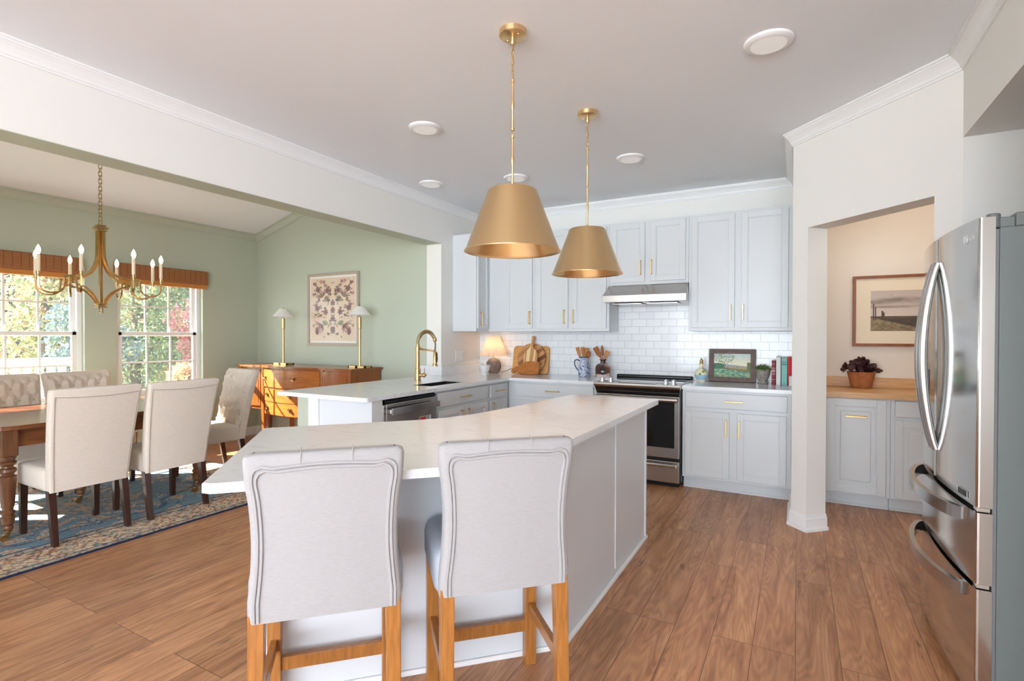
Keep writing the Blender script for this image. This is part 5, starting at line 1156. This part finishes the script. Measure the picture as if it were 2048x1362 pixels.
# ================================================================ pantry nook behind the diagonal wall
yp = 4.90; xl = D0.x + .127
cabinet('pantry_cabinet', 'grey pantry base cabinet with one raised-panel door and a horizontal brass handle', T(xl, yp, 0), .628 - xl, .51, 0, .868, toe=.105, doors=[(.205 - xl, .600 - xl, .118, .860, None, .725, True)], group='pantry base cabinets', fr=.06)
cabinet('pantry_cabinet', 'grey pantry base cabinet with a drawer front over a door, partly behind the refrigerator', T(.629, yp, 0), .975, .51, 0, .868, toe=.105, doors=[(.026, .46, .118, .712, .42, .58, True), (.50, .94, .118, .712, .54, .58, True)], drawers=[(.026, .46, .737, .860), (.50, .94, .737, .860)], group='pantry base cabinets', fr=.05)
t = thing('pantry_counter', 'butcher-block wooden counter in the pantry nook under the sepia landscape', 'worktop', (.8, 5.15, .869))
b = MB(); b.box(xl, 4.862, .8685, 1.605, YB - .009, .9135, .003); b.build('slab', M_BUTCH, t)
b = MB(); b.box(xl, YB - .030, .914, 1.605, YB - .0085, 1.000, .002); b.build('upstand', M_BUTCH, t)
x, y, z = .473, 5.285, .914
t = thing('potted_plant', 'dark purple-leaved plant in a terracotta pot on the pantry counter', 'potted plant', (x, y, z))
b = MB(); b.lathe([(.070, z), (.072, z + .002), (.100, z + .128), (.104, z + .13), (.103, z + .138), (.092, z + .138), (.088, z + .118), (.001, z + .116)], (x, y, 0), 32); b.build('pot', M_TERRA, t)
b = MB(); b.lathe([(.001, z + .121), (.088, z + .120)], (x, y, 0), 20, cap=False); b.build('soil', M_SOIL, t)
M_PUR = mat('dark_purple_leaf', S(74, 32, 40), .45, var=.5, vscale=30, col2=S(34, 18, 22)); b = MB(); rs = random.Random(8)
for k in range(95):
    a = rs.random() * 6.28; e = rs.uniform(.1, 1.45); r = rs.uniform(.05, .150) if k > 20 else rs.uniform(.02, .08); c = Vector((x + r * cos(a) * sin(e) * 1.0, y + min(.10, r * sin(a) * sin(e) * .8), z + .135 + .11 * cos(e) * rs.uniform(.4, 1.0)))
    s = rs.uniform(.020, .032); ax = Vector((rs.gauss(0, 1), rs.gauss(0, 1), rs.gauss(0, .6))).normalized(); q = ax.orthogonal().normalized(); nn = ax.cross(q)
    ctr = b.v(c + nn * s * .25); ring = [b.v(c + (ax * cos(w) * 1.15 + q * sin(w) * .85) * s * (1 + (.14 if i % 2 else -.05))) for i, w in enumerate([2 * pi * j / 10 for j in range(10)])]
    for i in range(10): b.face([ctr, ring[i], ring[(i + 1) % 10]], True)
for k in range(14): a = k * .9; b.tube([(x + .02 * cos(a), y + .02 * sin(a), z + .118), (x + .07 * cos(a), y + .06 * sin(a), z + .20)], .0022, 5)
b.build('foliage', M_PUR, t, recalc=False)
def sepia(u, v):
    n = fbm(u, v, 6, 60); n2 = fbm(u, v, 30, 64); n3 = fbm(u * .3, v, 26, 70); sh = u.shape + (3,); B = lambda *q: np.broadcast_to(rgb(*q), sh)
    c = mix(B(222, 208, 198), B(196, 182, 174), np.clip(v * 1.2 - .3, 0, 1)); cl = fbm(u * .6, v * 1.2, 8, 90)
    band = np.exp(-((v - .70 - .06 * np.sin(u * 5)) / .07) ** 2); c = mix(c, B(120, 102, 92), np.clip(band * (cl * 2.2 - .35), 0, 1) * .95); c = mix(c, B(150, 126, 108), np.clip(np.exp(-((v - .60) / .03) ** 2) * (n3 * 2 - .5), 0, 1))
    g = .36 + .02 * n; c = np.where((v < g)[..., None], mix(B(72, 58, 44), B(124, 104, 82), n3), c); c = np.where(((v < .30) & (v > .05))[..., None], mix(B(58, 48, 40), B(104, 90, 76), n2 * .6 + n3 * .4), c)
    lf = (v < .34 - .5 * u) | (v < .07 + .04 * n2); c = np.where(lf[..., None], mix(B(92, 76, 52), B(190, 168, 132), n2), c)
    for px, h0 in ((.03, .68), (.055, .60), (.13, .50), (.15, .46)): c = np.where(((np.abs(u - px) < .008) & (v < h0) & (v > .28))[..., None], rgb(84, 66, 52), c)
    tr = (u > .66) & (u < .90) & (v > .58) & (np.abs(u - .79) < (.98 - v) * .32 * (.6 + .8 * fbm(u, v, 18, 75))); c = np.where(tr[..., None], rgb(58, 44, 34), c)
    return c
framed('framed_landscape', 'sepia landscape print in a mahogany frame on the cream pantry wall', T(.417, YB - .0085, 1.266), .90, .602, .024, .106, M_FRBR, M_MATC, sepia, 140, 100)
t = thing('pantry_light', 'round warm ceiling light inside the pantry nook', 'ceiling light', (.85, 4.55, ZC - .05))
b = MB(); b.lathe([(.14, ZC - .0005), (.14, ZC - .02), (.11, ZC - .05), (.001, ZC - .058)], (.85, 4.55, 0), 32, cap=False); b.build('diffuser', mat('lit_frosted_glass', S(255, 230, 200), .5, emit=(1, .89, .76, 1), estr=17), t)

# ================================================================ refrigerator
FY0, FY1, FXB = 2.425, 3.335, 1.40; FXF = .562; DTH = .046
t = thing('refrigerator', 'stainless steel french-door refrigerator in the alcove beside the pantry', 'refrigerator', (1.0, 2.88, 0))
b = MB(); b.box(FXF + DTH + .012, FY0 + .004, .03, FXB, FY1 - .004, 1.735, .004); b.box(FXF + .10, FY0 + .004, 1.735, FXB, FY1 - .004, 1.782, .004); b.box(FXF + .09, FY0 + .03, 0, FXB - .05, FY1 - .03, .03)
b.box(FXF + .06, FY0 + .012, 1.735, FXF + .10, FY0 + .05, 1.77, .003); b.lathe([(.020, 1.735), (.020, 1.782), (.017, 1.785)], (FXF + .045, FY0 + .026, 0), 14); b.build('body', M_FRG, t)
b = MB(); b.box(FXF + DTH + .001, FY0 + .012, .04, FXF + DTH + .0125, FY1 - .012, 1.73); b.build('gasket', mat('grey_gasket', S(120, 122, 124), .5), t)
xfront = lambda y: FXF - .032 * max(0, 1 - ((y - (FY0 + FY1) / 2) / ((FY1 - FY0) / 2)) ** 2)
def leaf(name, y0, y1, z0, z1, n=20, near=False, far=False):
    b = MB(); ys = [y0 + (y1 - y0) * i / n for i in range(n + 1)]; e = .010; P = []
    P.append((FXF + DTH, y0)); P.append((FXF + DTH - .012 + .0, y0))
    if near: P += [(xfront(y0) + .010, y0), (xfront(y0) + .004, y0 + .002), (xfront(y0 + .006), y0 + .006)]
    else: P += [(xfront(y0) + .003, y0)]
    P += [(xfront(y), y) for y in ys[1:-1]]
    P += [(xfront(y1) + .003, y1), (FXF + DTH, y1)]
    lo = [b.v((x, y, z0)) for x, y in P]; hi = [b.v((x, y, z1)) for x, y in P]; m = len(P)
    for i in range(m): b.face([lo[i], lo[(i + 1) % m], hi[(i + 1) % m], hi[i]], 2 < i < m - 3)
    b.face(lo); b.face(hi); return b.build(name, M_STEELM, t)
ym = (FY0 + FY1) / 2
d1 = leaf('door', FY0, ym - .003, .742, 1.772, near=True); d2 = leaf('door', ym + .003, FY1, .742, 1.772)
w1 = leaf('freezer_drawer', FY0, FY1, .468, .722, 36, near=True); w2 = leaf('freezer_drawer', FY0, FY1, .055, .448, 36, near=True)
def vhandle(par, yy):
    b = MB(); pts = []
    for i in range(29):
        f = i / 28; pts.append((xfront(yy) - .004 - .050 * sin(pi * f) ** .8, yy, .865 + .80 * f))
    b.tube(pts, [.013 + .006 * sin(pi * i / 28) for i in range(29)], 12); b.build('handle', M_STEELH, par)
vhandle(d1, ym - .030); vhandle(d2, ym + .030)
def hhandle(par, z):
    b = MB(); pts = []
    for i in range(33):
        f = i / 32; y = FY0 + .10 + (FY1 - FY0 - .16) * f; pts.append((xfront(y) - .002 - .064 * max(0, sin(pi * f)) ** .55, y, z))
    b.tube(pts, 0, flat=(.024, .010), up=(0, 0, 1)); b.build('handle', M_STEELH, par)
hhandle(w1, .690); hhandle(w2, .408)
for q in (.724, .450): b = MB(); b.box(FXF + .004, FY0 + .008, q, FXF + DTH - .004, FY0 + .05, q + .016, .002); b.build('hinge', M_CHROME, t)
# edge trim strip, emblem, badge and dispenser
b = MB(); b.tube([(FXF + .002, FY0 - .001, .745), (FXF + .002, FY0 - .001, 1.770)], .0032, 6); b.build('edge_trim', M_CHROME, d1)
def MF(y, z):   # tangent plane of the curved door, facing -x
    s = .064 * ((y - ym) / .455) / .455; X = Vector((-s, -1, 0)).normalized(); Nn = X.cross(Vector((0, 0, 1)))
    return Matrix(((X.x, 0, Nn.x, xfront(y) + Nn.x * .0012), (X.y, 0, Nn.y, y + Nn.y * .0012), (0, 1, 0, z), (0, 0, 0, 1)))
M_LOGO = mat('silver_emblem', S(226, 228, 230), .4)
text('LG', 'logo_letters', .034, MF(FY0 + .047, 1.712), M_LOGO, d1)
b = MB(MF(FY0 + .098, 1.712)); b.tube([(.018 * cos(a), .018 * sin(a), .0006) for a in [2 * pi * i / 28 for i in range(28)]], .0013, 5, closed=True)
b.tube([(0, .011, .0006), (0, -.010, .0006), (.009, -.010, .0006)], .0013, 5); b.tube([(.005, .001, .0006), (.011, .001, .0006), (.0095, -.006, .0006), (.004, -.0115, .0006)], .0012, 5); b.ball((-.006, .005, .0006), .0026, 8, 6, sz=.3); b.build('logo_emblem', M_LOGO, d1)
b = MB(MF(FY0 + .105, .768)); b.box(-.042, -.012, -.0012, .042, .012, .0012, .001); k = b.build('badge', M_BLACK, d1)
b = MB(MF(FY0 + .105, .768)); b.box(-.042, .0115, .0005, .042, .0132, .0018); b.box(.041, -.012, .0005, .0428, .0132, .0018); b.build('badge_border', M_LOGO, k)
b = MB(); yy = ym + .22; b.box(xfront(yy) - .004, yy - .085, 1.02, xfront(yy) + .01, yy + .085, 1.33, .003); k = b.build('water_dispenser', M_STEELH, d2)
b = MB(); b.box(xfront(yy) - .006, yy - .07, 1.04, xfront(yy) - .003, yy + .07, 1.20, .001); b.build('dispenser_recess', M_BLACK, k)
# the freezer drawer handles and doors share one steel; keep file self-contained
